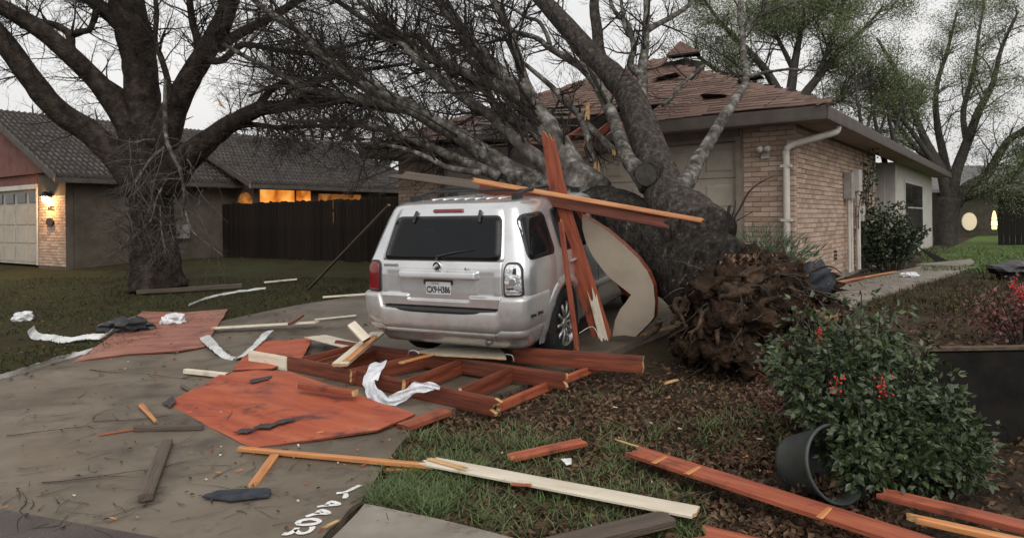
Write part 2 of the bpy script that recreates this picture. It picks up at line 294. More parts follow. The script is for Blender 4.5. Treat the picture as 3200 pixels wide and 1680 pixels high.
def catmull(P, k=4):
    """P: list of (Vector, r) -> smooth pts, rads"""
    pts, rad = [], []
    n = len(P)
    for i in range(n - 1):
        p0, p1, p2, p3 = P[max(i - 1, 0)], P[i], P[i + 1], P[min(i + 2, n - 1)]
        for j in range(k):
            t = j / k; a, b, c, d = p0[0], p1[0], p2[0], p3[0]
            pts.append(.5 * ((2 * b) + (c - a) * t + (2 * a - 5 * b + 4 * c - d) * t * t + (3 * b - a - 3 * c + d) * t ** 3))
            rad.append(p1[1] + (p2[1] - p1[1]) * t)
    pts.append(P[-1][0].copy()); rad.append(P[-1][1]); return pts, rad
def board(name, p0, p1, width, thick, mats, label=None, cat='board', wdir=None, ends=(0, 0), bow=0, group=None, parent=None, taper=1.0, r=None):
    r = r or random.Random(hash((round(p0[0], 2), round(p1[1], 2))) & 0xffff)
    p0, p1 = V(p0), V(p1); L = (p1 - p0).length; X = (p1 - p0) / L
    mx = frame(p0, X, wdir) if wdir is not None else frame(p0, X, UP.cross(X))
    nx = max(2, min(14, int(L / .22))); ny = 7
    jag = [[r.uniform(-1, 1) * e for _ in range(ny)] for e in ends]
    v, f, mi = [], [], []
    for i in range(nx + 1):
        u = i / nx
        for side in (1, -1):
            for j in range(ny):
                w = (j / (ny - 1) - .5) * width * (1 + (taper - 1) * u)
                x = u * L + (jag[0][j] if i == 0 else 0) + (jag[1][j] if i == nx else 0)
                z = side * (thick / 2 - (min(.004, thick * .2) if j in (0, ny - 1) else 0)) + bow * math.sin(math.pi * u)
                v.append((x, w, z))
    row = 2 * ny
    for i in range(nx):
        a, b = i * row, (i + 1) * row
        for j in range(ny - 1):
            f.append((a + j, b + j, b + j + 1, a + j + 1)); f.append((a + ny + j, a + ny + j + 1, b + ny + j + 1, b + ny + j))
        f.append((a, a + ny, b + ny, b)); f.append((a + ny - 1, b + ny - 1, b + 2 * ny - 1, a + 2 * ny - 1))
    mi = [0] * len(f)
    for e, a in ((0, 0), (1, nx * row)):
        for j in range(ny - 1):
            q = (a + j, a + j + 1, a + ny + j + 1, a + ny + j); f.append(q if e == 0 else q[::-1]); mi.append(1)
    if not isinstance(mats, (list, tuple)): mats = [mats, mats]
    o = bpy.data.objects.new(name, meshdata(name, v, f, mats, mi)); link(o, parent); o.matrix_basis = mx
    if parent is None: tag(o, label, cat, group)
    return o
def sheet(name, pts, thick, mats, label=None, cat='panel', parent=None, axis=None, group=None):
    """flat or gently warped panel from a world outline; grain axis = local x"""
    c = sum((V(p) for p in pts), V()) / len(pts)
    X = V(axis) if axis else (V(pts[1]) - V(pts[0]))
    nrm = V((0, 0, 0))
    for i in range(len(pts)): nrm += (V(pts[i]) - c).cross(V(pts[(i + 1) % len(pts)]) - c)
    nrm.normalize()
    if nrm.z < -.05 or (abs(nrm.z) < .05 and nrm.y > 0): nrm = -nrm
    mx = frame(c, X - nrm * X.dot(nrm), None, nrm); inv = mx.inverted()
    q = [inv @ V(p) for p in pts]; k = len(q)
    tri = tessellate_polygon([q])
    v = q + [p - V((0, 0, thick)) for p in q]; f = []
    for t in tri:
        a, b, d = t
        if (q[b] - q[a]).cross(q[d] - q[a]).z < 0: a, b = b, a
        f.append((a, b, d)); f.append((d + k, b + k, a + k))
    mi = [0] * len(f)
    for i in range(k): f.append((i, i + k, (i + 1) % k + k, (i + 1) % k)); mi.append(1)
    if not isinstance(mats, (list, tuple)): mats = [mats, mats]
    o = bpy.data.objects.new(name, meshdata(name, v, f, mats, mi)); link(o, parent); o.matrix_basis = mx
    if parent is None: tag(o, label, cat, group)
    return o
def jagged(pts, amp, n=4, r=rng):
    out = []
    for i in range(len(pts)):
        a, b = V(pts[i]), V(pts[(i + 1) % len(pts)])
        for j in range(n):
            p = a.lerp(b, j / n)
            if j: p += V((r.uniform(-amp, amp), r.uniform(-amp, amp), 0))
            out.append(p)
    return out
def ribbon(name, pts, wvec, thick, mats, label, cat, group=None, k=5, curl=0):
    P = [(V(p), 0) for p in pts]; pp, _ = catmull(P, 9); a = Acc(); n = len(pp); rows = []
    for i, p in enumerate(pp):
        w = V(wvec[0]).lerp(V(wvec[1]), i / (n - 1)); cj = lambda q, s_: q + UP * (curl * s_ + .022 * abs(noise.noise(q * 17))) + w * .12 * noise.noise(q * 9 + V((s_, 3, 0))); rows.append([cj(p - w / 2, 0), cj(p - w * .17, 1), cj(p + w * .17, 1), cj(p + w / 2, 0)])
    v = [q for r_ in rows for q in r_]; f = []
    for i in range(n - 1):
        for j in range(3): f.append((i * 4 + j, i * 4 + j + 1, i * 4 + 5 + j, i * 4 + 4 + j))
    a.add(v, f); a.add([p - UP * thick for p in v], [q[::-1] for q in f])
    return a.obj(name, mats, None, False, label=label, cat=cat, group=group)
def textmesh(body, size, extrude=.001, off=0):
    cu = bpy.data.curves.new('txt', 'FONT'); cu.body = body; cu.size = size; cu.extrude = extrude; cu.align_x = 'CENTER'; cu.align_y = 'CENTER'; cu.resolution_u = 3; cu.offset = off
    o = bpy.data.objects.new('txt', cu); col.objects.link(o); dg = bpy.context.evaluated_depsgraph_get()
    me = bpy.data.meshes.new_from_object(o.evaluated_get(dg)); bpy.data.objects.remove(o); bpy.data.curves.remove(cu)
    me.materials.clear(); return me

# ================================================================== SETTING
def axis_vals(lo, hi, fine_lo, fine_hi, step, grow=1.35):
    v = []; x = fine_lo
    while x <= fine_hi: v.append(x); x += step
    s = step; x = v[-1]
    while x < hi: s *= grow; x += s; v.append(x)
    s = step; x = v[0]
    while x > lo: s *= grow; x -= s; v.insert(0, x)
    return v
def grid_sheet(name, xs, ys, zf, m):
    a = Acc(); nx = len(xs)
    a.add([V((x, y, zf(x, y))) for y in ys for x in xs], [(j * nx + i, j * nx + i + 1, (j + 1) * nx + i + 1, (j + 1) * nx + i) for j in range(len(ys) - 1) for i in range(nx - 1)])
    return a.obj(name, m, smooth=True, kind='structure')
def gnoise(x, y): return gz(x, y) - .035 + .03 * noise.noise(V((x * 1.3, y * 1.3, 0))) + .018 * noise.noise(V((x * 4, y * 4, 3)))
grid_sheet('ground', axis_vals(-400, 400, -14, 12, .16), axis_vals(-30, 700, 2, 24, .16), gnoise, 'ground')
def strip(name, left, right, m, dz, n=10, k=6, depth=.12, skirt=True):
    """sheet between two boundary polylines, following the ground"""
    Lp, _ = catmull([(V(p), 0) for p in left], k); Rp, _ = catmull([(V(p), 0) for p in right], k)
    def resample(P, m_):
        d = [0]
        for i in range(1, len(P)): d.append(d[-1] + (P[i] - P[i - 1]).length)
        out = []; j = 0
        for i in range(m_):
            t = d[-1] * i / (m_ - 1)
            while j < len(P) - 2 and d[j + 1] < t: j += 1
            out.append(P[j].lerp(P[j + 1], (t - d[j]) / max(1e-6, d[j + 1] - d[j])))
        return out
    mm = 40; Lp, Rp = resample(Lp, mm), resample(Rp, mm); a = Acc()
    v = [];
    for i in range(mm):
        for j in range(n + 1):
            p = Lp[i].lerp(Rp[i], j / n); v.append(V((p.x, p.y, gz(p.x, p.y) + dz)))
    f = [(i * (n + 1) + j, i * (n + 1) + j + 1, (i + 1) * (n + 1) + j + 1, (i + 1) * (n + 1) + j) for i in range(mm - 1) for j in range(n)]
    a.add(v, f)
    if skirt:
        for j in (0, n):
            e = [v[i * (n + 1) + j] for i in range(mm)]
            a.add(e + [p - UP * depth for p in e], [(i, i + 1, mm + i + 1, mm + i) for i in range(mm - 1)])
    return a.obj(name, m, smooth=False, kind='structure')
# lawn on the left
lawn_edge = [G(-500, 1330), G(0, 1186), G(270, 1114), G(640, 1022), G(900, 964), G(1160, 917), V((-2.6, 15.0, 0))]
strip('lawn', [V((-9, 3.5, 0)), V((-14, 9, 0)), V((-18, 15, 0)), V((-20, 21, 0)), V((-17, 27, 0)), V((-12, 29, 0)), V((-5, 26, 0))], lawn_edge, 'lawn', .012, n=24, skirt=False)
# driveway
dl = lawn_edge
dr = [G(960, 1760), G(1110, 1610), G(1180, 1500), G(1250, 1400), G(1320, 1330), G(1420, 1285), G(1560, 1240), G(1750, 1170), hp(.5, -2.4, 0), hp(.6, -.02, 0)]
strip('driveway', [V((-4.2, 3.9, 0)), G(-300, 1330), G(0, 1186), G(270, 1114), G(640, 1022), G(900, 964), G(1160, 917), hp(7.2, -1.2, 0), hp(7.2, -.02, 0)],
      [V((-.55, 2.3, 0))] + dr, 'drive', .03, n=16)
strip('pavement', [G(1030, 1715), G(1105, 1640), G(1140, 1598)], [G(1900, 1790), G(1500, 1680), G(1340, 1640)], 'walk', .045, n=8)
strip('street', [V((-30, 13.5, 0)), V((-2.86, 3.86, 0)), V((-1.9, 3.42, 0)), V((3, .9, 0)), V((30, -14, 0))], [V((-34, 5, 0)), V((-8, -3, 0)), V((-6, -5, 0)), V((-2, -9, 0)), V((24, -26, 0))], 'asphalt', .036, n=6, skirt=False)
strip('footpath', [G(2550, 905), G(2640, 880), G(2800, 850), G(2880, 833)], [G(2655, 962), G(2770, 918), G(2950, 862), G(3050, 836)], 'walk', .02, n=8)
strip('back_lawn', [G(2890, 828), hp(-.7, 12, 0), hp(-.7, 17, 0), hp(-.7, 24, 0), hp(-.7, 36, 0)], [G(3060, 842), V((16, 17, 0)), V((22, 22, 0)), V((28, 28, 0)), V((34, 36, 0))], 'lawn2', .012, n=8, skirt=False)
# crack filled with soil between drive and pavement
a = Acc(); pts = [G(1012, 1690, .05), G(1062, 1640, .05), G(1085, 1605, .05), G(1112, 1580, .05), G(1150, 1560, .04)]
pp, _ = catmull([(p, 0) for p in pts], 5)
for i in range(len(pp) - 1):
    w0 = .014 + .010 * noise.noise(pp[i] * 9); w1 = .014 + .010 * noise.noise(pp[i + 1] * 9)
    a.quad(pp[i] + V((-w0, 0, 0)), pp[i] + V((w0, 0, 0)), pp[i + 1] + V((w1, 0, 0)), pp[i + 1] + V((-w1, 0, 0)))
a.obj('soil_joint', 'joint', kind='structure')
# painted house number on the driveway, stroke by stroke
def num(pts, w=.017, closed=False):
    P = [G(600 + x * .2717, 1350 + y * .2717, .036) for x, y in pts]
    if closed: P.append(P[0])
    pp_, _ = catmull([(p, 0) for p in P], 4); ac = Acc(); n_ = len(pp_); v_ = []
    for i in range(n_):
        t = (pp_[min(i + 1, n_ - 1)] - pp_[max(0, i - 1)]).normalized(); q = UP.cross(t) * w * (.85 + .3 * noise.noise(pp_[i] * 30)); v_ += [pp_[i] - q, pp_[i] + q]
    ac.add(v_, [(2 * i, 2 * i + 1, 2 * i + 3, 2 * i + 2) for i in range(n_ - 1)])
    return ac
nm = thing('painted_house_number', 'white hand painted house number 4403 on the driveway edge', 'number', G(850, 1590))
for strokes in ([[(1940, 600), (1800, 668), (1735, 690), (1660, 695)], [(1750, 690), (1772, 715), (1755, 755)]],
                [[(1440, 852), (1540, 838), (1690, 825), (1600, 793), (1540, 838)]],
                [[(1312, 966), (1430, 932), (1580, 930), (1490, 890), (1430, 932)]],
                [[(1205, 1052), (1250, 1012), (1380, 992), (1465, 1015), (1420, 1045), (1290, 1060), (1205, 1052)]],
                [[(1045, 1162), (1100, 1163), (1160, 1140), (1195, 1110), (1210, 1092)], [(1195, 1112), (1225, 1150), (1280, 1156), (1345, 1138), (1380, 1105), (1385, 1080)]]):
    ac = Acc()
    for st in strokes:
        q = num(st, .016); ac.add(q.v, q.f)
    ac.obj('digit', 'paintmark', nm)

# ================================================================== DAMAGED BRICK HOUSE (right)
house = thing('brick_house', 'tan brick house with brown shingle roof crushed by the fallen tree', 'house', hp(0, 0, .45))
FL, WT = .45, 2.95                       # floor and wall-top heights
a = Acc()
def wallbox(ac, t0, t1, s0, s1, z0, z1, mi=0):
    ps = [hp(t0, s0, z0), hp(t1, s0, z0), hp(t1, s1, z0), hp(t0, s1, z0)]
    ac.slab([p + UP * (z1 - z0) for p in ps], UP, z1 - z0, mi)
for t0, t1 in ((.0, .84), (3.5, 4.1), (7.02, 8.18)): wallbox(a, t0 + .012, t1 - .012, .012, .3, .2, WT)
wallbox(a, .012, .3, .31, 6.88, .2, WT)
wallbox(a, .012, 1.3, 6.885, 7.1, .2, WT); wallbox(a, 1.3, 1.5, 6.9, 10.1, .2, WT); wallbox(a, 7.9, 8.168, .31, 18, .2, WT)
a.obj('wall', 'mortar', house)
a = Acc(); wallbox(a, .0, .25, 10.0, 18.9, .2, WT); wallbox(a, .25, 1.3, 9.95, 10.12, .2, WT); wallbox(a, .25, 8, 18.6, 18.9, .2, WT)
a.obj('siding_wall', 'siding', house)
a = Acc(); wallbox(a, -.02, .84, -.03, .3, .15, .56); wallbox(a, -.02, .3, .305, 6.9, .15, .53); a.obj('foundation', 'soffit', house)
# bricks
def brickmesh(L, i):
    b = Acc(); r = random.Random(i); e = .004; h, d = .033, .05
    v = []
    for y, k in ((-d, e), (-d + e, 0), (d, 0)):
        v += [(-L / 2 + k, y, -h + k), (L / 2 - k, y, -h + k), (L / 2 - k, y, h - k), (-L / 2 + k, y, h - k)]
    v = [V(p) + V((r.uniform(-.002, .002), 0, r.uniform(-.0015, .0015))) for p in v]
    f = [(0, 1, 2, 3)] + [(l * 4 + j, l * 4 + 4 + j, l * 4 + 4 + (j + 1) % 4, l * 4 + (j + 1) % 4) for l in (0, 1) for j in range(4)]
    return meshdata('brick', v, f, 'brick')
FULL = [brickmesh(.245, i) for i in range(4)]; HALF = [brickmesh(.118, i + 9) for i in range(2)]
items = []
def brickwall(o, xdir, out, L, z0, z1, items_, full=FULL, half=HALF, r=rng):
    """o: base point, xdir along wall, out: outward normal"""
    n = int((z1 - z0) / .0762)
    for c in range(n):
        z = z0 + (c + .5) * .0762; x = 0; first = c % 2 == 1
        while x < L - .05:
            l = .1275 if first or x + .2 > L else .255
            if first: first = False
            if x + l > L + .02: l = .1275
            if x + l > L + .03: break
            me = r.choice(full if l > .2 else half)
            p = V(o) + V(xdir) * (x + l / 2) + V(out) * r.uniform(-.003, .003); p.z = z
            items_.append((me, frame(p, V(xdir), -V(out)))); x += l
NF = -E2; NS = -E1
brickwall(hp(.0, .05, 0) , E1, NF, .84, .56, WT, items)
brickwall(hp(3.5, .05, 0), E1, NF, .6, FL, WT, items); brickwall(hp(7.03, .05, 0), E1, NF, 1.14, FL, WT, items)
brickwall(hp(.05, .11, 0), E2, NS, 6.78, .53, WT, items)
brickwall(hp(.1, 6.9, 0), E1, E2, 1.2, FL, WT, [])
pieces(house, 'brick', items)
# garage doors: each section and panel a part
for t0, t1 in ((.86, 3.46), (4.14, 7.0)):
    d = Acc(); wallbox(d, t0, t1, .16, .19, FL + .02, 2.74); gd = d.obj('garage_door', 'garage', house)
    hh = (2.74 - FL - .02) / 4
    for k in range(4):
        z0 = FL + .02 + k * hh
        s_ = Acc(); wallbox(s_, t0 + .01, t1 - .01, .13, .158, z0 + .006, z0 + hh - .006); sec = s_.obj('door_section', 'garage', gd)
        npan = 4; pw = (t1 - t0) / npan
        for j in range(npan):
            b = Acc(); x0, x1 = t0 + j * pw + .09, t0 + (j + 1) * pw - .09; za, zb = z0 + .1, z0 + hh - .1
            o_ = [hp(x0, .129, za), hp(x1, .129, za), hp(x1, .129, zb), hp(x0, .129, zb)]
            i_ = [hp(x0 + .035, .112, za + .035), hp(x1 - .035, .112, za + .035), hp(x1 - .035, .112, zb - .035), hp(x0 + .035, .112, zb - .035)]
            b.add(o_ + i_, [(4, 5, 6, 7)[::-1]] + [(q, 4 + q, 4 + (q + 1) % 4, (q + 1) % 4) for q in range(4)]); b.obj('door_panel', 'garage', gd)
    d = Acc(); wallbox(d, t0 - .06, t0 + .02, -.01, .12, FL, 2.80); wallbox(d, t1 - .02, t1 + .06, -.01, .12, FL, 2.80); wallbox(d, t0 + .021, t1 - .021, -.008, .12, 2.735, 2.80)
    d.obj('door_trim', 'soffit', house)
d = Acc(); wallbox(d, .845, 3.495, .02, .3, 2.805, 2.94); wallbox(d, 4.105, 7.015, .02, .3, 2.805, 2.94); d.obj('header', 'soffit', house)
# roof: hip, front plane z = 3.1 + .44*(s+.55)
EZ, OV, SL = 3.10, .55, .44; W8 = 8.18; HALFW = (W8 + 2 * OV) / 2; APEX = EZ + SL * HALFW
def roofz(t, s): return EZ + SL * min(s + OV, t + OV, W8 + OV - t)
def sag(t, s):   # the tree has pushed the left part of the front slope in
    return -.32 * math.exp(-((t - 3.7) / 1.1) ** 2 - ((s + .2) / 1.3) ** 2) + .025 * noise.noise(V((t * 1.2, s * 1.2, 5)))
def in_hole(t, s):
    return ((t - 3.35) / 1.05) ** 2 + ((s - .05) / .85) ** 2 < 1 + .4 * noise.noise(V((t * 2, s * 2, 0)))
def in_lath(t, s): return 4.3 < t < 6.3 and -.6 < s < 1.15 + .35 * noise.noise(V((t * 2, 1, 0)))
a = Acc(); step = .29; n = 32
for i in range(n):
    for j in range(16):
        t, s = -OV + i * step, -OV + j * step; tc, sc = t + step / 2, s + step / 2
        if min(tc + OV, W8 + OV - tc) < sc + OV - .16 or in_hole(tc, sc): continue
        q = [(t, s), (t + step, s), (t + step, s + step), (t, s + step)]
        a.slab([hp(x, y, EZ + SL * (y + OV) + sag(x, y) - .012) for x, y in q], UP, .02)
def plane(ac, pts, th=.04): ac.slab(pts, UP, th)
e0, e1, e2, e3 = (-OV, -OV), (W8 + OV, -OV), (-OV, 19.4), (W8 + OV, 19.4); mid = W8 / 2
plane(a, [hp(-OV, -OV + .02, EZ - .02), hp(-OV, 19.4, EZ - .02), hp(mid, 19.4 - HALFW, APEX - .02), hp(mid, -OV + HALFW, APEX - .02)])
plane(a, [hp(W8 + OV, 19.4, EZ - .02), hp(W8 + OV, -OV + .02, EZ - .02), hp(mid, -OV + HALFW, APEX - .02), hp(mid, 19.4 - HALFW, APEX - .02)])
rf = a.obj('roof', 'felt', house)
def shinglemesh(i):
    r = random.Random(i); w, l = .148, .11
    v = [(-w, -l, .016), (w, -l, .016 + r.uniform(-.004, .004)), (w, l, .004), (-w, l, .004), (-w, -l + r.uniform(0, .006), 0), (w, -l, 0)]
    return meshdata('shingle', v, [(0, 1, 2, 3), (4, 5, 1, 0), (4, 0, 3), (5, 2, 1)], 'shingle')
SH = [shinglemesh(i) for i in range(5)]; items = []
cs = 1 / math.sqrt(1 + SL * SL); up = (E2 * cs + UP * SL * cs)
rows = int(HALFW / cs / .145)
for k in range(rows):
    s = -OV + .06 + k * .145 * cs; x0, x1 = s + .08, W8 - s - .08; x = -OV + (s + OV) + .02 + (.15 if k % 2 else 0)
    while x < W8 + OV - (s + OV):
        if not in_hole(x, s) and not in_lath(x, s):
            p = hp(x, s, EZ + SL * (s + OV) + sag(x, s) + .012)
            yd = (hp(x, s + .1, EZ + SL * (s + .1 + OV) + sag(x, s + .1)) - hp(x, s, EZ + SL * (s + OV) + sag(x, s))).normalized()
            mx = frame(p, -E1, yd)
            if rng.random() < .008: mx = mx @ Matrix.Rotation(R(rng.uniform(8, 26)), 4, 'X') @ Matrix.Translation((0, 0, .02))
            items.append((rng.choice(SH), mx))
        x += .302
# nearest the visible, undamaged half first
pieces(rf, 'shingle', items)
# hip caps
items = []
capm = meshdata('ridge_cap', [(-.12, -.1, -.03), (0, -.1, .03), (.12, -.1, -.03), (-.12, .1, -.045), (0, .1, .015), (.12, .1, -.045)], [(0, 1, 4, 3), (1, 2, 5, 4)], 'shingle')
for side in (0, 1):
    A = hp(-OV, -OV, EZ + .02) if side == 0 else hp(W8 + OV, -OV, EZ + .02); B = hp(mid, -OV + HALFW, APEX + .02)
    for i in range(42):
        if side == 1 and rng.random() < .5: continue
        p = A.lerp(B, (i + .5) / 42); items.append((capm, frame(p, UP.cross(B - A), A - B)))
pieces(rf, 'ridge_cap', items)
# torn roof deck standing up near the ridge, and lifted flaps
def flap(t, s, w, l, lift, tw=0):
    b = Acc(); base = hp(t, s, roofz(t, s) + .03); xd, yd = -E1, up
    v = []
    for i in range(6):
        for j in range(6):
            u, q = i / 5 - .5, j / 5
            v.append(base + xd * u * w + yd * q * l * .9 + UP * (lift * (1 - q) ** 1.6 * (1 + tw * u) + .01 * noise.noise(V((u * 5, q * 5, t)))))
    f = [(i * 6 + j, i * 6 + j + 1, (i + 1) * 6 + j + 1, (i + 1) * 6 + j) for i in range(5) for j in range(5)]
    b.add(v, f, 0); b.add([p - UP * .02 for p in v], [q[::-1] for q in f], 1)
    b.obj('roof_flap', ['shingle', 'felt'], rf)
for args in ((1.75, 2.5, .45, .3, .09), (.95, .9, .42, .3, .09, .6), (1.3, .15, .4, .26, .09, -.5), (2.9, 1.9, .5, .4, .09, .8)): flap(*args)
b = Acc(); c = hp(3.1, 3.3, 0); zz = 4.75
top = at(2125, 128, 15.0); A_ = at(2080, 175, 14.7); B_ = at(2185, 160, 14.7); C_ = at(2190, 172, 15.8); D_ = at(2100, 180, 15.8)
b.add([top, A_, B_, C_, D_], [(0, 1, 2), (0, 2, 3), (0, 3, 4), (0, 4, 1)]); b.add([p - UP * .03 for p in (top, A_, B_, C_, D_)], [(2, 1, 0), (3, 2, 0), (4, 3, 0), (1, 4, 0)], 1)
b.obj('roof_vent_cap', ['shingle', 'felt'], rf)
b = Acc(); wc = at(2135, 200, 15.2); b.box((0, 0, -.35), (.62, .62, .75), 0, Matrix.Translation(wc) @ Matrix.Rotation(R(36), 4, 'Z')); b.obj('roof_vent', 'felt', rf)
# eaves: fascia boards, soffit
def fas(t0, s0, t1, s1, z0=EZ - .21, drop0=0, drop1=0, h=.19):
    A, B = hp(t0, s0, z0 + h / 2 + drop0), hp(t1, s1, z0 + h / 2 + drop1)
    board('fascia_board', A, B, h, .025, ['fascia', 'fascia'], wdir=UP, parent=house, ends=(.0, .0))
fas(-OV - .01, -OV - .02, 2.35, -OV - .02); fas(2.45, -OV - .03, 3.3, -OV + .1, drop0=-.02, drop1=-.3); fas(4.4, -OV - .02, W8 + OV, -OV - .02, drop0=-.25)
fas(-OV - .02, 19.4, -OV - .02, -OV + .01); fas(W8 + OV + .02, -OV, W8 + OV + .02, 8)
a = Acc()
for t0, t1, s0, s1 in ((-OV, 2.4, -OV, -.02), (4.6, W8 + OV, -OV, -.02), (-OV, -.04, 0, 19.3), (W8 + .02, W8 + OV, 0, 8)):
    a.slab([hp(t0, s0, 2.93), hp(t1, s0, 2.93), hp(t1, s1, 2.93), hp(t0, s1, 2.93)], UP, .015)
a.obj('soffit', 'soffit', house)
# broken rafters and lath in the hole
for i in range(6):
    t = 2.5 + i * .38; zb = EZ + SL * (OV - .35)
    board('rafter', hp(t, -.45 + rng.uniform(-.1, .1), zb - .16 - rng.uniform(.05, .25)), hp(t + rng.uniform(-.1, .1), 1.9, EZ + SL * 2.2 - .12), .13, .04, ['darkred', 'rawwood'], wdir=UP, parent=house, ends=(.05, .02))
for i in range(11):
    s = -.5 + i * .16; t0, t1 = 4.2 + rng.uniform(-.35, .2), 6.35 + rng.uniform(-.2, .25)
    board('lath', hp(t0, s, EZ + SL * (s + OV) + sag(t0, s) + .03 + rng.uniform(-.02, .03)), hp(t1, s + rng.uniform(-.05, .05), EZ + SL * (s + OV) + sag(t1, s) + .03), .10, .02, ['wetwood', 'rawwood'], parent=house, wdir=E2 * cs + UP * SL * cs, ends=(.06, .06))
for i in range(5):
    p = hp(2.4 + .45 * i, -.3 - .1 * (i % 2), 2.75 + .12 * (i % 3)); board('broken_soffit_board', p, p + E1 * rng.uniform(.6, 1.1) + UP * rng.uniform(-.25, .15), .12, .02, ['wetwood', 'rawwood'], parent=house, ends=(.05, .08))
b = Acc(); wallbox(b, 2.3, 4.6, .3, .34, 2.95, 3.4); b.obj('attic_wall', 'felt', house)
# down pipe, flood light, meter, pipes, vent holes
def pipe(ac, pts, r, n=8, k=4):
    p_, r_ = catmull([(V(p), r) for p in pts], k); ac.tube(p_, r_, n)
a = Acc(); P = [hp(-.5, .45, 2.94), hp(-.5, .45, 2.84), hp(-.42, .38, 2.78), hp(.0, -.05, 2.62), hp(.1, -.1, 2.52), hp(.1, -.1, 2.4), hp(.1, -.1, 1.2), hp(.1, -.1, .62)]
pipe(a, P, .052, 8, 3); dp = a.obj('down_pipe', 'trim', house, smooth=True)
for z in (2.3, 1.5): b = Acc(); b.box((0, 0, 0), (.15, .12, .04), 0, frame(hp(.1, -.09, z), E1, E2)); b.obj('pipe_strap', 'trim', dp)
fl = Acc(); fl.box((0, 0, 0), (.12, .04, .14), 0, frame(hp(.42, -.025, 2.50), E1, E2)); fo = fl.obj('flood_light', 'trim', house)
for dx in (-.06, .05):
    b = Acc(); p = hp(.42 + dx, -.05, 2.6); b.tube([p, p + NF * .05 - UP * .02, p + NF * .12 - UP * .05], [.025, .045, .05], 10); b.obj('lamp_head', 'trim', fo, smooth=True)
mb = Acc(); mb.box((0, 0, 0), (.30, .14, .50), 0, frame(hp(-.08, 3.55, 2.12), E2, -E1)); mo = mb.obj('meter_box', 'greymetal', house)
for s_, z1, z0, r_ in ((3.5, 1.87, .5, .03), (3.75, 1.9, .5, .025), (4.4, 2.2, .5, .045)):
    b = Acc(); b.tube([hp(-.08, s_, z1), hp(-.08, s_, z0)], [r_, r_], 8); b.obj('conduit', 'trim', house)
b = Acc(); b.box((0, 0, 0), (.36, .12, .42), 0, frame(hp(-.08, 4.35, 2.25), E2, -E1)); b.obj('panel_box', 'siding', house); b = Acc(); b.box((0, 0, 0), (.3, .12, .3), 0, frame(hp(-.08, 4.7, 1.6), E2, -E1)); b.obj('panel_box', 'siding', house)
for i in range(3):
    for j in range(2):
        b = Acc(); b.box((0, 0, 0), (.04, .02, .04), 0, frame(hp(-.008, 2.6 + j * .12, .80 + i * .06), E2, -E1)); b.obj('weep_hole', 'felt', house)
# side window with mullions
wn_ = Acc(); wallbox(wn_, -.03, .02, 11.6, 15.7, 1.0, 2.55); wo_ = wn_.obj('window', 'trim', house)
for k in range(3):
    s0 = 11.7 + k * 1.34
    for z0, z1 in ((1.08, 1.76), (1.8, 2.47)):
        b = Acc(); wallbox(b, -.045, -.031, s0, s0 + 1.2, z0, z1); b.obj('pane', 'glass', wo_)
b = Acc(); wallbox(b, 1.25, 1.299, 8.2, 9.3, FL, 2.6); b.obj('front_door', 'darkred', house)

# ================================================================== NEIGHBOUR HOUSE (left)
A0 = V((-11.79, 18.9, 0))
def np_(t, s, z): p = A0 + E1 * t + E2 * s; return V((p.x, p.y, z))
nb = thing('neighbour_house', 'grey tile roofed house with lit porch lamp and glowing windows behind fence', 'house', np_(0, 0, .42))
def nbox(ac, t0, t1, s0, s1, z0, z1, mi=0):
    ps = [np_(t0, s0, z1), np_(t1, s0, z1), np_(t1, s1, z1), np_(t0, s1, z1)]; ac.slab(ps, UP, z1 - z0, mi)
ge, re, tm = 2.82, 5.0, 4.4      # eave z, ridge z, ridge t
sA = (re - ge) / (tm + .4)
a = Acc(); nbox(a, .012, 1.74, .012, .2, .2, 2.95); nbox(a, 0, .2, .21, 9, .2, 2.95); nbox(a, 6.9, 9.2, .0, .2, .2, 2.95); nbox(a, 9.0, 9.2, .21, 9, .2, 2.95)
a.obj('wall', 'stucco', nb)
a = Acc(); a.slab([np_(.0, .0, 2.96), np_(8.8, .0, 2.96), np_(tm, .0, re - .12)], NF, -.1); a.obj('gable_wall', 'redsiding', nb)
items = []
brickwall(np_(.02, .05, 0), E1, NF, 1.7, .42, 2.4, items)
pieces(nb, 'brick', items, 140)
d = Acc(); nbox(d, 1.78, 6.86, .1, .14, .42, 2.55); gd = d.obj('garage_door', 'garage', nb)
for k in range(4):
    for j in range(6):
        b = Acc(); x0 = 1.83 + j * .84; z0 = .47 + k * .53
        if k == 3:
            nbox(b, x0 + .06, x0 + .68, .07, .098, z0 + .12, z0 + .40); b.obj('pane', 'glass', gd)
        else: nbox(b, x0 + .04, x0 + .76, .08, .098, z0 + .03, z0 + .49); b.obj('door_panel', 'garage', gd)
d = Acc(); nbox(d, 1.745, 1.80, -.02, .15, .42, 2.6); nbox(d, 1.801, 6.9, -.02, .15, 2.55, 2.68); d.obj('door_trim', 'trim', nb)
d = Acc(); nbox(d, 1.8, 6.9, .0, .2, 2.685, 2.95); d.obj('header', 'redsiding', nb)
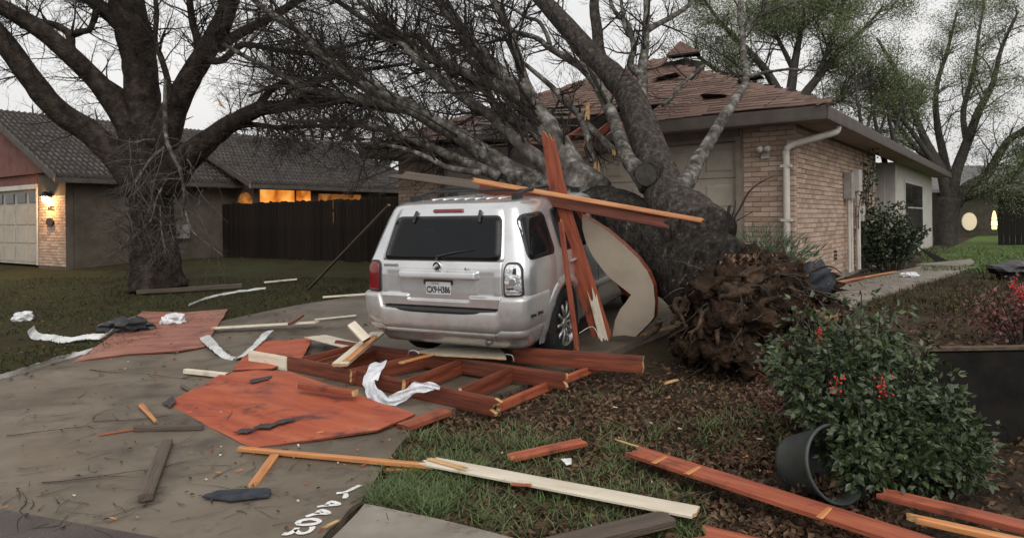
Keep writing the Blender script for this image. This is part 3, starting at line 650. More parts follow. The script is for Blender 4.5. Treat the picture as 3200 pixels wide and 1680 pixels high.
# wing B
a = Acc(); nbox(a, -1.0, -.8, 5.0, 13, .2, 2.95); nbox(a, -.8, 6, 5.0, 5.2, .2, 2.95)
a.slab([np_(-1, 4.99, 2.96), np_(7, 4.99, 2.96), np_(3, 4.99, 4.6)], NF, -.1)
a.obj('wing_wall', 'stucco', nb)
rb, tb, eb = 4.75, 3.0, 2.78
sB = (rb - eb) / (tb + 1.4)
a = Acc()
a.slab([np_(-.4, -.4, ge), np_(-.4, 9, ge), np_(tm, 9, re), np_(tm, -.4, re)], UP, .06)
a.slab([np_(tm, -.4, re), np_(tm, 9, re), np_(9.2, 9, ge), np_(9.2, -.4, ge)], UP, .06)
a.slab([np_(-1.4, 4.6, eb), np_(-1.4, 13.5, eb), np_(tb, 11.9, rb), np_(tb, 4.6, rb)], UP, .06)
a.slab([np_(tb, 4.6, rb), np_(tb, 11.9, rb), np_(7.4, 13.5, eb), np_(7.4, 4.6, eb)], UP, .06)
a.slab([np_(-1.4, 13.5, eb), np_(7.4, 13.5, eb), np_(tb, 11.9, rb)], UP, .06)
nrf = a.obj('roof', 'felt', nb)
def tilemesh(i):
    r = random.Random(i); v, f = [], []; n_ = 6
    for y, dz in ((-.2, .055), (.2, .0)):
        for j in range(n_ + 1):
            u = j / n_; v.append(((u - .5) * .155, y + r.uniform(-.004, .004), dz + .035 * max(0, math.sin(math.pi * u * 1.35)) ** .8 * (1 if u < .74 else 0)))
    v += [(p[0], p[1], p[2] - .045) for p in v[:n_ + 1]]
    f = [(j, j + 1, n_ + 2 + j, n_ + 1 + j) for j in range(n_)] + [(2 * n_ + 2 + j, 2 * n_ + 3 + j, j + 1, j) for j in range(n_)]
    return meshdata('roof_tile', v, f, 'tile')
TL = [tilemesh(i) for i in range(4)]; items = []
def tileslope(t0, z0, sl, tr, s0, s1, hipfun=None, hole=None):
    c = 1 / math.sqrt(1 + sl * sl); upd = E1 * c + UP * sl * c; k = 0
    while True:
        t = t0 + .12 + k * .33 * c
        if t > tr: break
        s = s0 + .07
        while s < s1:
            if not (hipfun and hipfun(t, s)) and not (hole and hole(t, s)):
                items.append((rng.choice(TL), frame(np_(t, s, z0 + sl * (t - t0) + .03), -E2, upd)))
            s += .154
        k += 1
tileslope(-.4, ge, sA, tm, -.4, 9, None, lambda t, s: t > 3.5 and 3.6 < s < 5.6)
tileslope(-1.4, eb, sB, tb, 4.6, 13.5, lambda t, s: s > 13.5 - (t + 1.4) * 1.6 / 4.4)
pieces(nrf, 'roof_tile', items)
for t, s, z, l, q in ((3.9, 3.6, 4.85, 1.3, .35), (4.2, 4.3, 4.95, 1.1, .15), (3.6, 4.2, 4.62, 1.5, -.1), (4.4, 5.2, 5.0, .9, .4)):
    board('torn_deck_board', np_(t, s, z), np_(t, s, z) + E2 * l * .8 - E1 * .3 + UP * q, .28, .03, ['ply', 'rawwood'], parent=nrf, ends=(.08, .08))
def nfas(A, B, h=.18): board('fascia_board', A, B, h, .03, ['fascia', 'rawwood'], wdir=UP, parent=nb)
nfas(np_(-.42, -.43, ge - .08), np_(tm, -.43, re - .08)); nfas(np_(tm, -.43, re - .08), np_(9.2, -.43, ge - .08)); nfas(np_(-.42, -.42, ge - .1), np_(-.42, 9, ge - .1))
nfas(np_(-1.42, 4.58, eb - .1), np_(-1.42, 13.4, eb - .1)); nfas(np_(-1.42, 4.57, eb - .08), np_(tb, 4.57, rb - .08))
# lit window, arch
b = Acc(); nbox(b, -1.03, -1.005, 5.15, 7.15, 1.5, 2.62); w1 = b.obj('lit_window', 'lit', nb)
for s_ in (5.12, 6.5, 7.15): b = Acc(); nbox(b, -1.06, -1.032, s_, s_ + .05, 1.5, 2.62); b.obj('mullion', 'fascia', w1)
b = Acc(); nbox(b, -1.06, -1.031, 5.18, 7.15, 2.58, 2.63); b.obj('mullion', 'fascia', w1)
b = Acc(); nbox(b, -1.03, -1.005, 7.5, 9.4, 1.5, 2.5); b.obj('dim_window', 'lit2', nb)
b = Acc(); arc = [np_(-.55 + .38 * math.cos(q), 4.97, 2.2 + .3 * math.sin(q)) for q in [math.pi * i / 10 for i in range(11)]]; b.slab(arc + [np_(-.93, 4.97, 1.7), np_(-.17, 4.97, 1.7)], NF, .02); b.obj('lit_arch', 'lit2', nb)
# electrical box on the stucco wall
b = Acc(); b.box((0, 0, 0), (.34, .12, .42), 0, frame(np_(-.07, 3.2, 1.3), E2, -E1)); b.obj('meter_box', 'greymetal', nb)
# house number digits on the pier and porch lamp
tmn = textmesh('4405', .2, .006); tmn.materials.append(M['bronze'])
o = bpy.data.objects.new('house_number', tmn); link(o, nb); o.matrix_basis = frame(np_(.86, -.012, 1.98), -E1, UP)
lampl = thing('porch_lamp', 'lit porch lamp with bronze hood above the neighbour house number', 'lamp', np_(.88, -.02, 2.2))
b = Acc(); q = [np_(.88, -.14, 2.30), np_(.88, -.14, 2.36), np_(.88, -.14, 2.44)]; b.tube(q, [.17, .13, .04], 12); b.obj('hood', 'bronze', lampl)
b = Acc(); b.tube([np_(.88, -.13, 2.15), np_(.88, -.13, 2.22), np_(.88, -.13, 2.29)], [.05, .085, .07], 10); b.obj('bulb', 'bulb', lampl, smooth=True)
b = Acc(); b.box((0, 0, 0), (.12, .05, .16), 0, frame(np_(.88, -.026, 2.36), E1, E2)); b.obj('bracket', 'bronze', lampl)
pl = Acc(); th = [2 * math.pi * i / 16 for i in range(16)]
pl.slab([np_(.88 + .22 * math.cos(q), -.05, 1.62 + .11 * math.sin(q)) for q in th], NF, .03)
pq = pl.obj('wall_plaque', ['bronze'], label='small oval bronze plaque below the lit house number', cat='plaque')
ld = bpy.data.lights.new('porch_light', 'POINT'); ld.energy = 70; ld.color = (1, .55, .2); ld.shadow_soft_size = .06
lo = bpy.data.objects.new('porch_light', ld); lo.location = np_(.88, -.2, 2.17); col.objects.link(lo)
# fence
FA = V((-2.75, 18.0, 0)); fence = thing('picket_fence', 'dark weathered wood privacy fence between the houses', 'fence', ground(FA))
items = []; pk = []
for i in range(3):
    r = random.Random(i); pk.append(meshdata('picket', [(-.066, -.01, 0), (.066, -.01, 0), (.066, .01, 0), (-.066, .01, 0), (-.066, -.01, 1.66), (.066, -.01, 1.66 + r.uniform(-.02, .02)), (.066, .01, 1.66), (-.066, .01, 1.66)],
        [(0, 1, 5, 4), (1, 2, 6, 5), (2, 3, 7, 6), (3, 0, 4, 7), (4, 5, 6, 7)], 'fence'))
nf_ = 70
for i in range(nf_):
    p = FA + E1 * (i * .1345); items.append((rng.choice(pk), frame(ground(p, .03 + rng.uniform(-.025, .025)) + E2 * rng.uniform(-.008, .008), E1 + UP * rng.uniform(-.012, .012), None, UP)))
pieces(fence, 'picket', items)
for z in (.35, 1.4):
    A, B = ground(FA + E2 * .04, z), ground(FA + E1 * 9.4 + E2 * .04, z); board('rail', A, B, .09, .04, ['fence', 'fence'], wdir=UP, parent=fence)
for i in range(5): b = Acc(); p = ground(FA + E1 * (i * 2.1) + E2 * .1); b.box((p.x, p.y, p.z + .83), (.09, .09, 1.7)); b.obj('post', 'fence', fence)
# far right: dark shed fence, far house
fh = thing('far_house', 'dim far house with a pale round window and orange lantern beyond the lawn', 'house', (24, 37, .45))
b = Acc(); A, B = at(2930, 800, 37), at(3190, 800, 37); b.slab([V((A.x, 37, 2.9)), V((B.x + 4, 37, 2.9)), V((B.x + 4, 42, 2.9)), V((A.x, 42, 2.9))], UP, 2.6); b.obj('wall', 'farwall', fh)
b = Acc(); b.slab([V((A.x - 1, 36.4, 2.85)), V((B.x + 5, 36.4, 2.85)), V((B.x + 4, 40, 4.3)), V((A.x + 1, 40, 4.3))], UP, .15); b.obj('roof', 'farroof', fh)
c = at(3030, 692, 36.9); b = Acc(); b.slab([c + V((.38 * math.cos(q), 0, .46 * math.sin(q))) for q in th], V((0, -1, 0)), .08); b.obj('round_window', 'palelit', fh)
lan = thing('lantern', 'narrow glowing orange lantern beside the dark far fence', 'lantern', at(3107, 720, 36))
b = Acc(); c = at(3107, 690, 36.0); b.tube([c - UP * .42, c - UP * .2, c, c + UP * .3, c + UP * .5], [.10, .13, .12, .08, .03], 8); b.obj('glass', 'bulb2', lan)
b = Acc(); b.tube([c + UP * .02, c + UP * .06], [.16, .16], 8); b.tube([c - UP * .28, c - UP * .24], [.16, .16], 8); b.obj('band', 'bronze', lan)
sf = thing('dark_board_fence', 'tall near black board fence at the lawn edge', 'fence', at(3160, 765, 25))
items = []; A = at(3128, 770, 25.5); A.z = gz(A.x, A.y)
bm_ = meshdata('board', [(-.09, -.012, 0), (.09, -.012, 0), (.09, .012, 0), (-.09, .012, 0), (-.09, -.012, 1.75), (.09, -.012, 1.75), (.09, .012, 1.75), (-.09, .012, 1.75)], [(0, 1, 5, 4), (1, 2, 6, 5), (2, 3, 7, 6), (3, 0, 4, 7), (4, 5, 6, 7)], 'blackbox')
for i in range(16): items.append((bm_, Matrix.Translation(A + V((i * .187, -i * .03, .0)))))
pieces(sf, 'board', items)

# ================================================================== TREES
tr = random.Random(5)
def rvec(r=tr):
    while True:
        v = V((r.uniform(-1, 1), r.uniform(-1, 1), r.uniform(-1, 1)))
        if .05 < v.length < 1: return v.normalized()
def twig(acc, p, d, L, r, nseg, sides, wob, bias, mi=0, rr=tr):
    pts, rad = [p], [r]; d = d.normalized(); s = L / nseg
    for i in range(nseg):
        d = (d + rvec(rr) * wob + bias * (.5 + .5 * i / nseg)).normalized()
        p = p + d * s; pts.append(p); rad.append(max(.0016, r * (1 - .85 * (i + 1) / nseg)))
    acc.tube(pts, rad, sides, mi, cap=False); return pts, rad
def spray(acc, pts, rads, n, L0, levels, bias, spread=1.0, rcap=.03, kids=(7, 4), start=.12, side=None, rr=tr, rk=.42):
    m = len(pts)
    for _ in range(n):
        u = start + (1 - start) * rr.random() ** .85; k = min(m - 2, int(u * (m - 1))); f = u * (m - 1) - k
        p = pts[k].lerp(pts[k + 1], min(1, max(0, f))); t = (pts[k + 1] - pts[k]).normalized(); r = rads[k]
        q = rvec(rr); q = (q - t * q.dot(t)).normalized()
        if side is not None and q.dot(side) < 0 and rr.random() < .6: q = -q
        d = t * rr.uniform(.35, 1.0) + q * rr.uniform(.6, 1.1) * spread
        L = L0 * rr.uniform(.45, 1.25) * (1.1 - .45 * u); r1 = min(rcap, r * rk) * rr.uniform(.6, 1)
        a, b = twig(acc, p, d, L, r1, 6 if levels > 1 else 4, 5 if r1 > .012 else 4, .20, bias, rr=rr)
        if levels > 0: spray2(acc, a, b, kids, 0, L * .5, levels - 1, bias, rr)
def spray2(acc, pts, rads, kids, lv, L0, levels, bias, rr):
    m = len(pts)
    for _ in range(kids[lv]):
        u = .15 + .85 * rr.random(); k = min(m - 2, int(u * (m - 1)))
        p = pts[k].lerp(pts[k + 1], u * (m - 1) - k); t = (pts[k + 1] - pts[k]).normalized()
        q = rvec(rr); q = (q - t * q.dot(t)).normalized()
        L = L0 * rr.uniform(.4, 1.2) * (1.15 - .5 * u); r1 = max(.003, rads[k] * rr.uniform(.4, .7))
        a, b = twig(acc, p, t * rr.uniform(.5, 1) + q * rr.uniform(.5, 1), L, r1, 4 if lv == 0 else 3, 3, .24, bias, rr=rr)
        if levels > 0 and lv + 1 < len(kids): spray2(acc, a, b, kids, lv + 1, L * .55, levels - 1, bias, rr)
def limb(tab, dY=0, k=4):
    return catmull([(at(x, y, Y + dY), r) for x, y, Y, r in tab], k)

# ---- fallen tree
ft = thing('fallen_tree', 'uprooted bare tree lying across the silver car and the brick house roof', 'tree', G(2260, 1120))
T = [(2260, 905, 7.0, .48), (2205, 858, 7.45, .48), (2110, 798, 8.0, .47), (2000, 735, 8.45, .45), (1900, 690, 8.9, .42), (1800, 640, 9.35, .375), (1735, 600, 9.7, .31), (1690, 570, 9.95, .22)]
p_, r_ = limb(T, 0, 6); a = Acc(); a.tube(p_, r_, 28, bumpy=.10); a.obj('trunk', 'barktrunk', ft, smooth=True)
LM = {
 'S1': ([(1850, 610, 9.0, .30), (1786, 535, 9.3, .22), (1724, 424, 9.6, .175), (1662, 330, 9.9, .135), (1571, 236, 10.2, .105), (1502, 165, 10.5, .09), (1447, 102, 10.8, .078), (1380, 20, 11.2, .062), (1330, -60, 11.5, .05)], 'bark', 14, 30),
 'S1b': ([(1668, 320, 9.9, .10), (1640, 255, 10.1, .075), (1611, 155, 10.4, .066), (1586, 84, 10.6, .058), (1540, 0, 10.9, .05), (1510, -60, 11.1, .04)], 'bark', 10, 22),
 'S2': ([(1740, 605, 9.5, .24), (1680, 575, 9.6, .20), (1615, 549, 9.7, .165), (1521, 487, 9.9, .138), (1444, 431, 10.0, .12), (1366, 387, 10.1, .11), (1259, 326, 10.3, .098), (1104, 249, 10.6, .082), (995, 168, 10.8, .07), (949, 109, 11, .06), (855, 50, 11.2, .05), (793, 0, 11.4, .045), (740, -50, 11.6, .04)], 'barkpale', 14, 36),
 'S3': ([(1300, 350, 10.3, .085), (1220, 328, 10.4, .08), (1135, 313, 10.5, .075), (1042, 295, 10.7, .066), (949, 277, 10.9, .058), (902, 249, 11.1, .05), (824, 205, 11.3, .042), (778, 183, 11.5, .036), (700, 140, 11.8, .03)], 'bark', 10, 26),
 'S4': ([(1745, 565, 9.5, .14), (1692, 505, 9.5, .105), (1630, 453, 9.6, .088), (1540, 367, 9.9, .077), (1478, 326, 10, .072), (1415, 280, 10.2, .07), (1352, 230, 10.4, .066), (1290, 174, 10.6, .06), (1244, 130, 10.8, .055), (1166, 78, 11.1, .05), (1057, 6, 11.5, .04), (990, -40, 11.7, .03)], 'bark', 12, 34),
 'S5': ([(1650, 325, 9.9, .11), (1571, 276, 10.0, .092), (1493, 245, 10.2, .078), (1415, 211, 10.4, .067), (1337, 180, 10.6, .06), (1284, 140, 10.8, .052), (1228, 87, 11, .046), (1166, 40, 11.2, .04), (1110, -10, 11.4, .034)], 'bark', 10, 28),
 'S5c': ([(1415, 240, 10.6, .055), (1352, 160, 10.8, .05), (1290, 110, 11, .042), (1215, 120, 11.2, .036), (1150, 125, 11.4, .03), (1060, 150, 11.6, .024), (960, 155, 11.8, .02)], 'bark', 8, 24),
 'S6': ([(1710, 450, 9.6, .09), (1655, 398, 9.8, .07), (1602, 379, 9.9, .06), (1555, 342, 10.0, .055), (1524, 295, 10.2, .05), (1493, 264, 10.3, .045), (1440, 250, 10.4, .04)], 'bark', 9, 12),
 'S8': ([(1560, 552, 9.6, .08), (1490, 520, 9.7, .072), (1366, 470, 9.9, .064), (1304, 442, 10.1, .056), (1211, 409, 10.3, .05), (1133, 389, 10.6, .042), (1055, 375, 10.9, .036), (950, 380, 11.2, .028), (850, 372, 11.5, .02)], 'bark', 9, 26),
 'S9': ([(1500, 540, 9.5, .05), (1397, 523, 9.7, .042), (1350, 498, 9.8, .036), (1273, 468, 10, .032), (1180, 450, 10.3, .028), (1086, 449, 10.6, .024), (990, 440, 10.9, .02), (880, 425, 11.2, .015)], 'bark', 7, 22),
 'S10': ([(1560, 240, 10.3, .05), (1500, 190, 10.6, .045), (1430, 60, 11, .04), (1390, -10, 11.3, .03)], 'bark', 7, 16),
 'S11': ([(1190, 290, 10.5, .06), (1130, 230, 10.8, .05), (1040, 235, 11.2, .042), (960, 258, 11.5, .034), (880, 262, 11.8, .026), (780, 300, 12.1, .02)], 'bark', 7, 24),
 'R': ([(2190, 745, 7.55, .40), (2150, 690, 7.8, .34), (2100, 640, 8.05, .27), (2070, 580, 8.35, .235), (2038, 486, 8.9, .222), (1993, 362, 9.6, .212), (1955, 280, 10.2, .197), (1857, 186, 10.9, .172), (1779, 93, 11.5, .156), (1723, 31, 12, .145), (1660, -40, 12.5, .13), (1560, -170, 13.2, .09), (1470, -330, 13.8, .04)], 'barkmid', 22, 16),
 'R2': ([(2030, 580, 8.25, .14), (1990, 530, 8.4, .105), (1957, 486, 8.6, .088), (1911, 356, 9.2, .08), (1866, 264, 9.8, .074), (1819, 211, 10.2, .065), (1773, 183, 10.5, .055), (1711, 146, 10.8, .046), (1680, 121, 11, .04), (1617, 102, 11.2, .03), (1540, 90, 11.5, .02)], 'barkpale', 12, 26),
 'R2b': ([(1717, 150, 10.8, .04), (1717, 134, 10.8, .036), (1704, 99, 10.9, .033), (1680, 65, 11, .03), (1648, 56, 11.1, .027), (1602, 28, 11.3, .022), (1550, 5, 11.5, .016)], 'bark', 8, 10),
 'R3': ([(1895, 225, 10.8, .12), (1872, 160, 11, .09), (1866, 93, 11.2, .085), (1857, 31, 11.4, .08), (1857, -40, 11.6, .075), (1840, -160, 12, .05), (1860, -300, 12.3, .02)], 'barkmid', 12, 8),
 'R4': ([(1985, 330, 9.9, .13), (2006, 280, 10.1, .085), (2006, 217, 10.3, .072), (2015, 155, 10.5, .064), (2018, 93, 10.7, .056), (2021, 31, 10.9, .05), (2018, -40, 11.1, .045)], 'barkpale', 11, 14),
 'R4b': ([(2004, 240, 10.2, .06), (1969, 202, 10.4, .052), (1981, 155, 10.5, .047), (1975, 118, 10.7, .043), (1959, 71, 10.9, .038), (1922, 37, 11.1, .033), (1903, -10, 11.3, .026)], 'barkpale', 9, 14),
 'R4c': ([(2018, 100, 10.7, .05), (2052, 78, 10.8, .044), (2099, 53, 10.9, .04), (2146, 22, 11.0, .034), (2170, -10, 11.1, .028)], 'barkpale', 9, 12),
 'R4d': ([(1975, 118, 10.7, .04), (1955, 90, 10.8, .034), (1945, 30, 11, .028), (1935, -30, 11.2, .022)], 'barkpale', 8, 8),
 'R5': ([(2110, 605, 8.05, .15), (2150, 560, 8.2, .105), (2175, 510, 8.4, .087), (2206, 461, 8.6, .077), (2259, 371, 9, .07), (2293, 320, 9.4, .064), (2327, 261, 9.8, .055), (2330, 217, 10.1, .05), (2322, 155, 10.4, .045), (2321, 105, 10.6, .04), (2309, 50, 10.8, .03), (2315, -20, 11, .022)], 'barkpale', 12, 10),
 'R5b': ([(2330, 240, 9.9, .03), (2350, 236, 9.9, .026), (2408, 224, 10, .022), (2476, 217, 10.1, .016), (2560, 222, 10.2, .01)], 'barkpale', 7, 5),
 'R5c': ([(2321, 105, 10.6, .03), (2360, 60, 10.7, .024), (2420, 30, 10.8, .018), (2500, 0, 11, .012)], 'bark', 7, 8),
 'R6': ([(1640, 200, 10.5, .03), (1726, 273, 10.1, .04), (1757, 311, 10, .045), (1804, 353, 9.8, .045), (1848, 402, 9.6, .05), (1915, 472, 9.4, .055)], 'bark', 9, 8),
 'R7': ([(1800, 345, 9.8, .04), (1824, 393, 9.6, .045), (1842, 455, 9.5, .048), (1852, 505, 9.4, .046)], 'bark', 9, 4),
 'R8': ([(2160, 250, 11.4, .02), (2200, 205, 11.6, .03), (2130, 265, 11.2, .03), (2105, 300, 11.1, .035), (2070, 330, 11.0, .03)], 'barkpale', 7, 6),
}
tw = Acc(); fb = V((-.10, .03, .06))
for key, (tab, m_, sides, ns) in LM.items():
    pp, rr_ = limb(tab); a = Acc(); a.tube(pp, rr_, sides, bumpy=.07 if rr_[0] > .06 else .04); a.obj('limb', m_, ft, smooth=True)
    lead = key.startswith('S')
    spray(tw, pp, rr_, int(ns * (1.8 if lead else 1.0)), 1.35 if lead else .9, 2, fb + V((0, 0, .03 if lead else .05)), rcap=.024, kids=(9, 5) if lead else (6, 3), start=.25 if not lead else .15)
print('fallen twigs', len(tw.f)); tw.obj('twigs', 'twig', ft, kind='stuff')
# sawn knot, torn pale wood ends
a = Acc(); c = at(2022, 545, 8.12); dv = (cam.location - c).normalized(); ax = (dv + V((-.25, 0, -.05))).normalized()
a.tube([c - ax * .22, c + ax * .02, c + ax * .05], [.17, .145, .135], 18, bumpy=.06); a.obj('sawn_knot', 'barktrunk', ft, smooth=False)
a = Acc(); u_ = ax.orthogonal().normalized(); w_ = ax.cross(u_)
for rad in (.125, .085, .045): a.add([c + ax * (.056 + (.125 - rad) * .02) + (u_ * math.cos(q) + w_ * math.sin(q)) * rad for q in th], [tuple(range(16))])
a.obj('knot_face', 'bgbark', ft)
def shard(px, py, Y, w, h, lean, seed):
    r = random.Random(seed); a = Acc(); c = at(px, py, Y); v = []
    for i in range(7):
        x = (i / 6 - .5) * w; v.append(c + V((x + lean * .3, 0, -h * r.uniform(.3, .55))))
    for i in range(6, -1, -1):
        x = (i / 6 - .5) * w * .7; v.append(c + V((x - lean * .3, 0, h * r.uniform(.1, .6))))
    a.slab(v, V((0, -1, 0)), .03); a.obj('torn_wood', 'rawwood', ft)
shard(1866, 545, 9.35, .10, .36, .05, 1); shard(1836, 345, 9.6, .07, .26, -.02, 2); shard(1918, 476, 9.36, .05, .09, .02, 3); shard(1735, 578, 9.2, .05, .06, 0, 4); shard(1800, 585, 9.1, .05, .07, 0, 5)
# root ball
def blob(center, rad, seed, amp=.42, sub=5, freq=2.2):
    bm = bmesh.new(); bmesh.ops.create_icosphere(bm, subdivisions=sub, radius=1)
    for v in bm.verts:
        n_ = v.co.normalized(); q = n_ * freq + V((seed, 0, 0))
        d = 1 + amp * noise.noise(q) + amp * .6 * noise.noise(q * 2.7) - amp * .8 * abs(noise.noise(q * 4.3)) + amp * .45 * abs(noise.noise(q * 9)) + amp * .2 * noise.noise(q * 14)
        v.co = V((n_.x * rad[0], n_.y * rad[1], n_.z * rad[2])) * d + center
    v_ = [x.co.copy() for x in bm.verts]; f_ = [tuple(y.index for y in x.verts) for x in bm.faces]; bm.free(); return v_, f_
rc = at(2345, 965, 6.75)
a = Acc()
for c, rad, sd_ in ((rc, (.50, .50, .46), 1), (at(2245, 1000, 6.8), (.36, .40, .38), 4), (at(2340, 940, 6.5), (.30, .26, .26), 22), (at(2262, 920, 6.5), (.24, .22, .24), 25), (at(2290, 1060, 6.45), (.32, .26, .26), 28), (at(2450, 960, 6.6), (.26, .24, .2), 31), (at(2480, 890, 6.95), (.34, .40, .22), 7), (at(2390, 1060, 6.6), (.36, .35, .30), 9), (at(2350, 845, 7.1), (.36, .34, .22), 12), (at(2540, 1000, 7.0), (.24, .3, .24), 15), (at(2175, 1075, 6.85), (.22, .26, .2), 18)):
    v_, f_ = blob(c, rad, sd_); a.add(v_, f_)
rb_ = a.obj('root_ball', 'soil', ft, smooth=True)
rr3 = random.Random(8)
for i in range(34):
    q = V((rr3.uniform(-1, 1), rr3.uniform(-1, .25), rr3.uniform(-.8, .8))).normalized()
    p0 = rc + V((q.x * .62, q.y * .46, q.z * .38)) + V((rr3.uniform(-.15, .15), 0, 0)); L = rr3.uniform(.2, .6); r0 = rr3.uniform(.012, .045)
    a = Acc(); pts = [p0 - q * .2, p0]; d = (q + rvec(rr3) * .9).normalized(); rad = [r0 * 1.4, r0]
    for k in range(5):
        d = (d + rvec(rr3) * .5 + V((0, 0, -.18))).normalized(); p0 = p0 + d * L / 5; pts.append(p0); rad.append(r0 * (1 - k / 5.5))
    pp, rr_ = catmull(list(zip(pts, rad)), 2); a.tube(pp, rr_, 6, bumpy=.15); a.obj('root', 'root', rb_, smooth=True)
for (x0, y0, Y0, x1, y1, Y1, r0) in ((2440, 940, 6.6, 2600, 1010, 6.5, .06), (2480, 985, 6.55, 2590, 960, 6.6, .05), (2230, 950, 6.35, 2190, 1060, 6.3, .05), (2380, 1090, 6.25, 2350, 1180, 6.2, .05), (2260, 900, 6.3, 2380, 890, 6.35, .06), (2060, 1000, 6.9, 2010, 1060, 6.9, .04), (2150, 930, 6.5, 2100, 1010, 6.5, .04)):
    A, B = at(x0, y0, Y0), at(x1, y1, Y1); a = Acc(); mid_ = A.lerp(B, .5) + rvec(rr3) * .06
    pp, rr_ = catmull([(A, r0), (mid_, r0 * .9), (B, r0 * .35)], 4); a.tube(pp, rr_, 8, bumpy=.2); a.obj('root', 'root', rb_, smooth=True)
# chunks of rotten wood and clods in the root plate
def chunk(c, size, seed, m):
    r = random.Random(seed); bm = bmesh.new(); bmesh.ops.create_cube(bm, size=1); bmesh.ops.subdivide_edges(bm, edges=bm.edges[:], cuts=6, use_grid_fill=True)
    rot = Matrix.Rotation(r.uniform(0, 6), 3, 'Z') @ Matrix.Rotation(r.uniform(-.9, .9), 3, 'X') @ Matrix.Rotation(r.uniform(-.6, .6), 3, 'Y'); ac = Acc()
    vv = []
    for v in bm.verts:
        p = V((v.co.x * size[0], v.co.y * size[1], v.co.z * size[2])); p *= 1 + .45 * noise.noise(v.co * 2.1 + V((seed, 0, 0))) + .22 * noise.noise(v.co * 6 + V((seed, 0, 0))) + .12 * noise.noise(v.co * 15); vv.append(c + rot @ p)
    ac.add(vv, [tuple(x.index for x in f_.verts) for f_ in bm.faces]); bm.free(); ac.obj('clod', m, rb_, smooth=True)
for i, (x, y, Y_, sx_, sy_, sz_, m_) in enumerate(((2330, 865, 6.45, .34, .2, .12, 'root'), (2420, 850, 6.6, .3, .2, .16, 'soil'), (2210, 900, 6.4, .26, .2, .2, 'soil'), (2270, 980, 6.25, .24, .18, .22, 'soil'), (2370, 1000, 6.25, .3, .2, .2, 'soil'), (2470, 920, 6.45, .36, .2, .16, 'soil'), (2540, 880, 6.6, .3, .2, .2, 'slate'),
        (2530, 975, 6.5, .34, .12, .10, 'rawroot'), (2570, 1000, 6.45, .26, .1, .08, 'rawroot'), (2215, 1010, 6.4, .22, .2, .2, 'soil'), (2175, 1080, 6.5, .2, .2, .16, 'soil'), (2240, 1100, 6.25, .26, .18, .16, 'soil'), (2340, 1110, 6.2, .3, .18, .18, 'soil'), (2440, 1080, 6.3, .28, .2, .2, 'soil'), (2300, 915, 6.3, .26, .14, .14, 'root'), (2390, 920, 6.35, .22, .12, .2, 'root'), (2200, 950, 6.55, .18, .14, .14, 'root'))):
    chunk(at(x, y, Y_), (sx_, sy_, sz_), i * 3.7, m_)
# matted leaf litter and clods stuck to the root ball
lf = Acc()
for i in range(320):
    q = rvec(rr3); q.y = -abs(q.y) if rr3.random() < .8 else q.y
    p = rc + V((q.x * .78 + rr3.uniform(-.08, .08), q.y * .55, q.z * .55 + (.10 if q.x > 0 else 0)))
    if p.z < gz(p.x, p.y): continue
    n_ = (q + rvec(rr3) * .7).normalized(); u = n_.orthogonal().normalized(); w = n_.cross(u); s_ = rr3.uniform(.008, .026)
    lf.add([p - u * s_, p - w * s_ * .5 + n_ * .01, p + u * s_, p + w * s_ * .5 + n_ * .012], [(0, 1, 2, 3)])
for i in range(260):
    p = at(rr3.uniform(2290, 2430), rr3.uniform(795, 880), 6.7 + rr3.uniform(-.15, .2)); n_ = (V((0, -.6, .6)) + rvec(rr3)).normalized(); u = n_.orthogonal().normalized(); w = n_.cross(u); s_ = rr3.uniform(.02, .05)
    lf.add([p - u * s_, p - w * s_ * .5, p + u * s_, p + w * s_ * .5], [(0, 1, 2, 3)])
lf.obj('litter', 'leaf', rb_, kind='stuff')
tw = Acc()
for i in range(140):
    q = rvec(rr3); q.y = -abs(q.y); p = rc + V((q.x * .7, q.y * .5, q.z * .5)); twig(tw, p, q + V((0, 0, -.6)), rr3.uniform(.12, .45), .006, 4, 3, .4, V((0, 0, -.15)), rr=rr3)
tw.obj('rootlets', 'twigpale', rb_, kind='stuff')
# thin dead sapling standing in the root ball
sp = thing('dead_sapling', 'thin black forked sapling sticking up from the root ball', 'sapling', at(2250, 850, 6.7))
for tab in ([(2247, 860, 6.7, .020), (2258, 790, 6.7, .017), (2270, 720, 6.7, .016), (2278, 650, 6.7, .014), (2284, 645, 6.7, .011)], [(2268, 722, 6.7, .012), (2310, 655, 6.65, .009), (2340, 600, 6.6, .008), (2380, 568, 6.6, .006), (2418, 550, 6.6, .003)],
            [(2270, 715, 6.7, .010), (2290, 670, 6.7, .008), (2300, 625, 6.7, .004)], [(2272, 712, 6.7, .008), (2310, 685, 6.7, .006), (2355, 660, 6.7, .003)]):
    pp, rr_ = limb(tab, 0, 3); a = Acc(); a.tube(pp, rr_, 6); a.obj('stem', 'twig', sp)

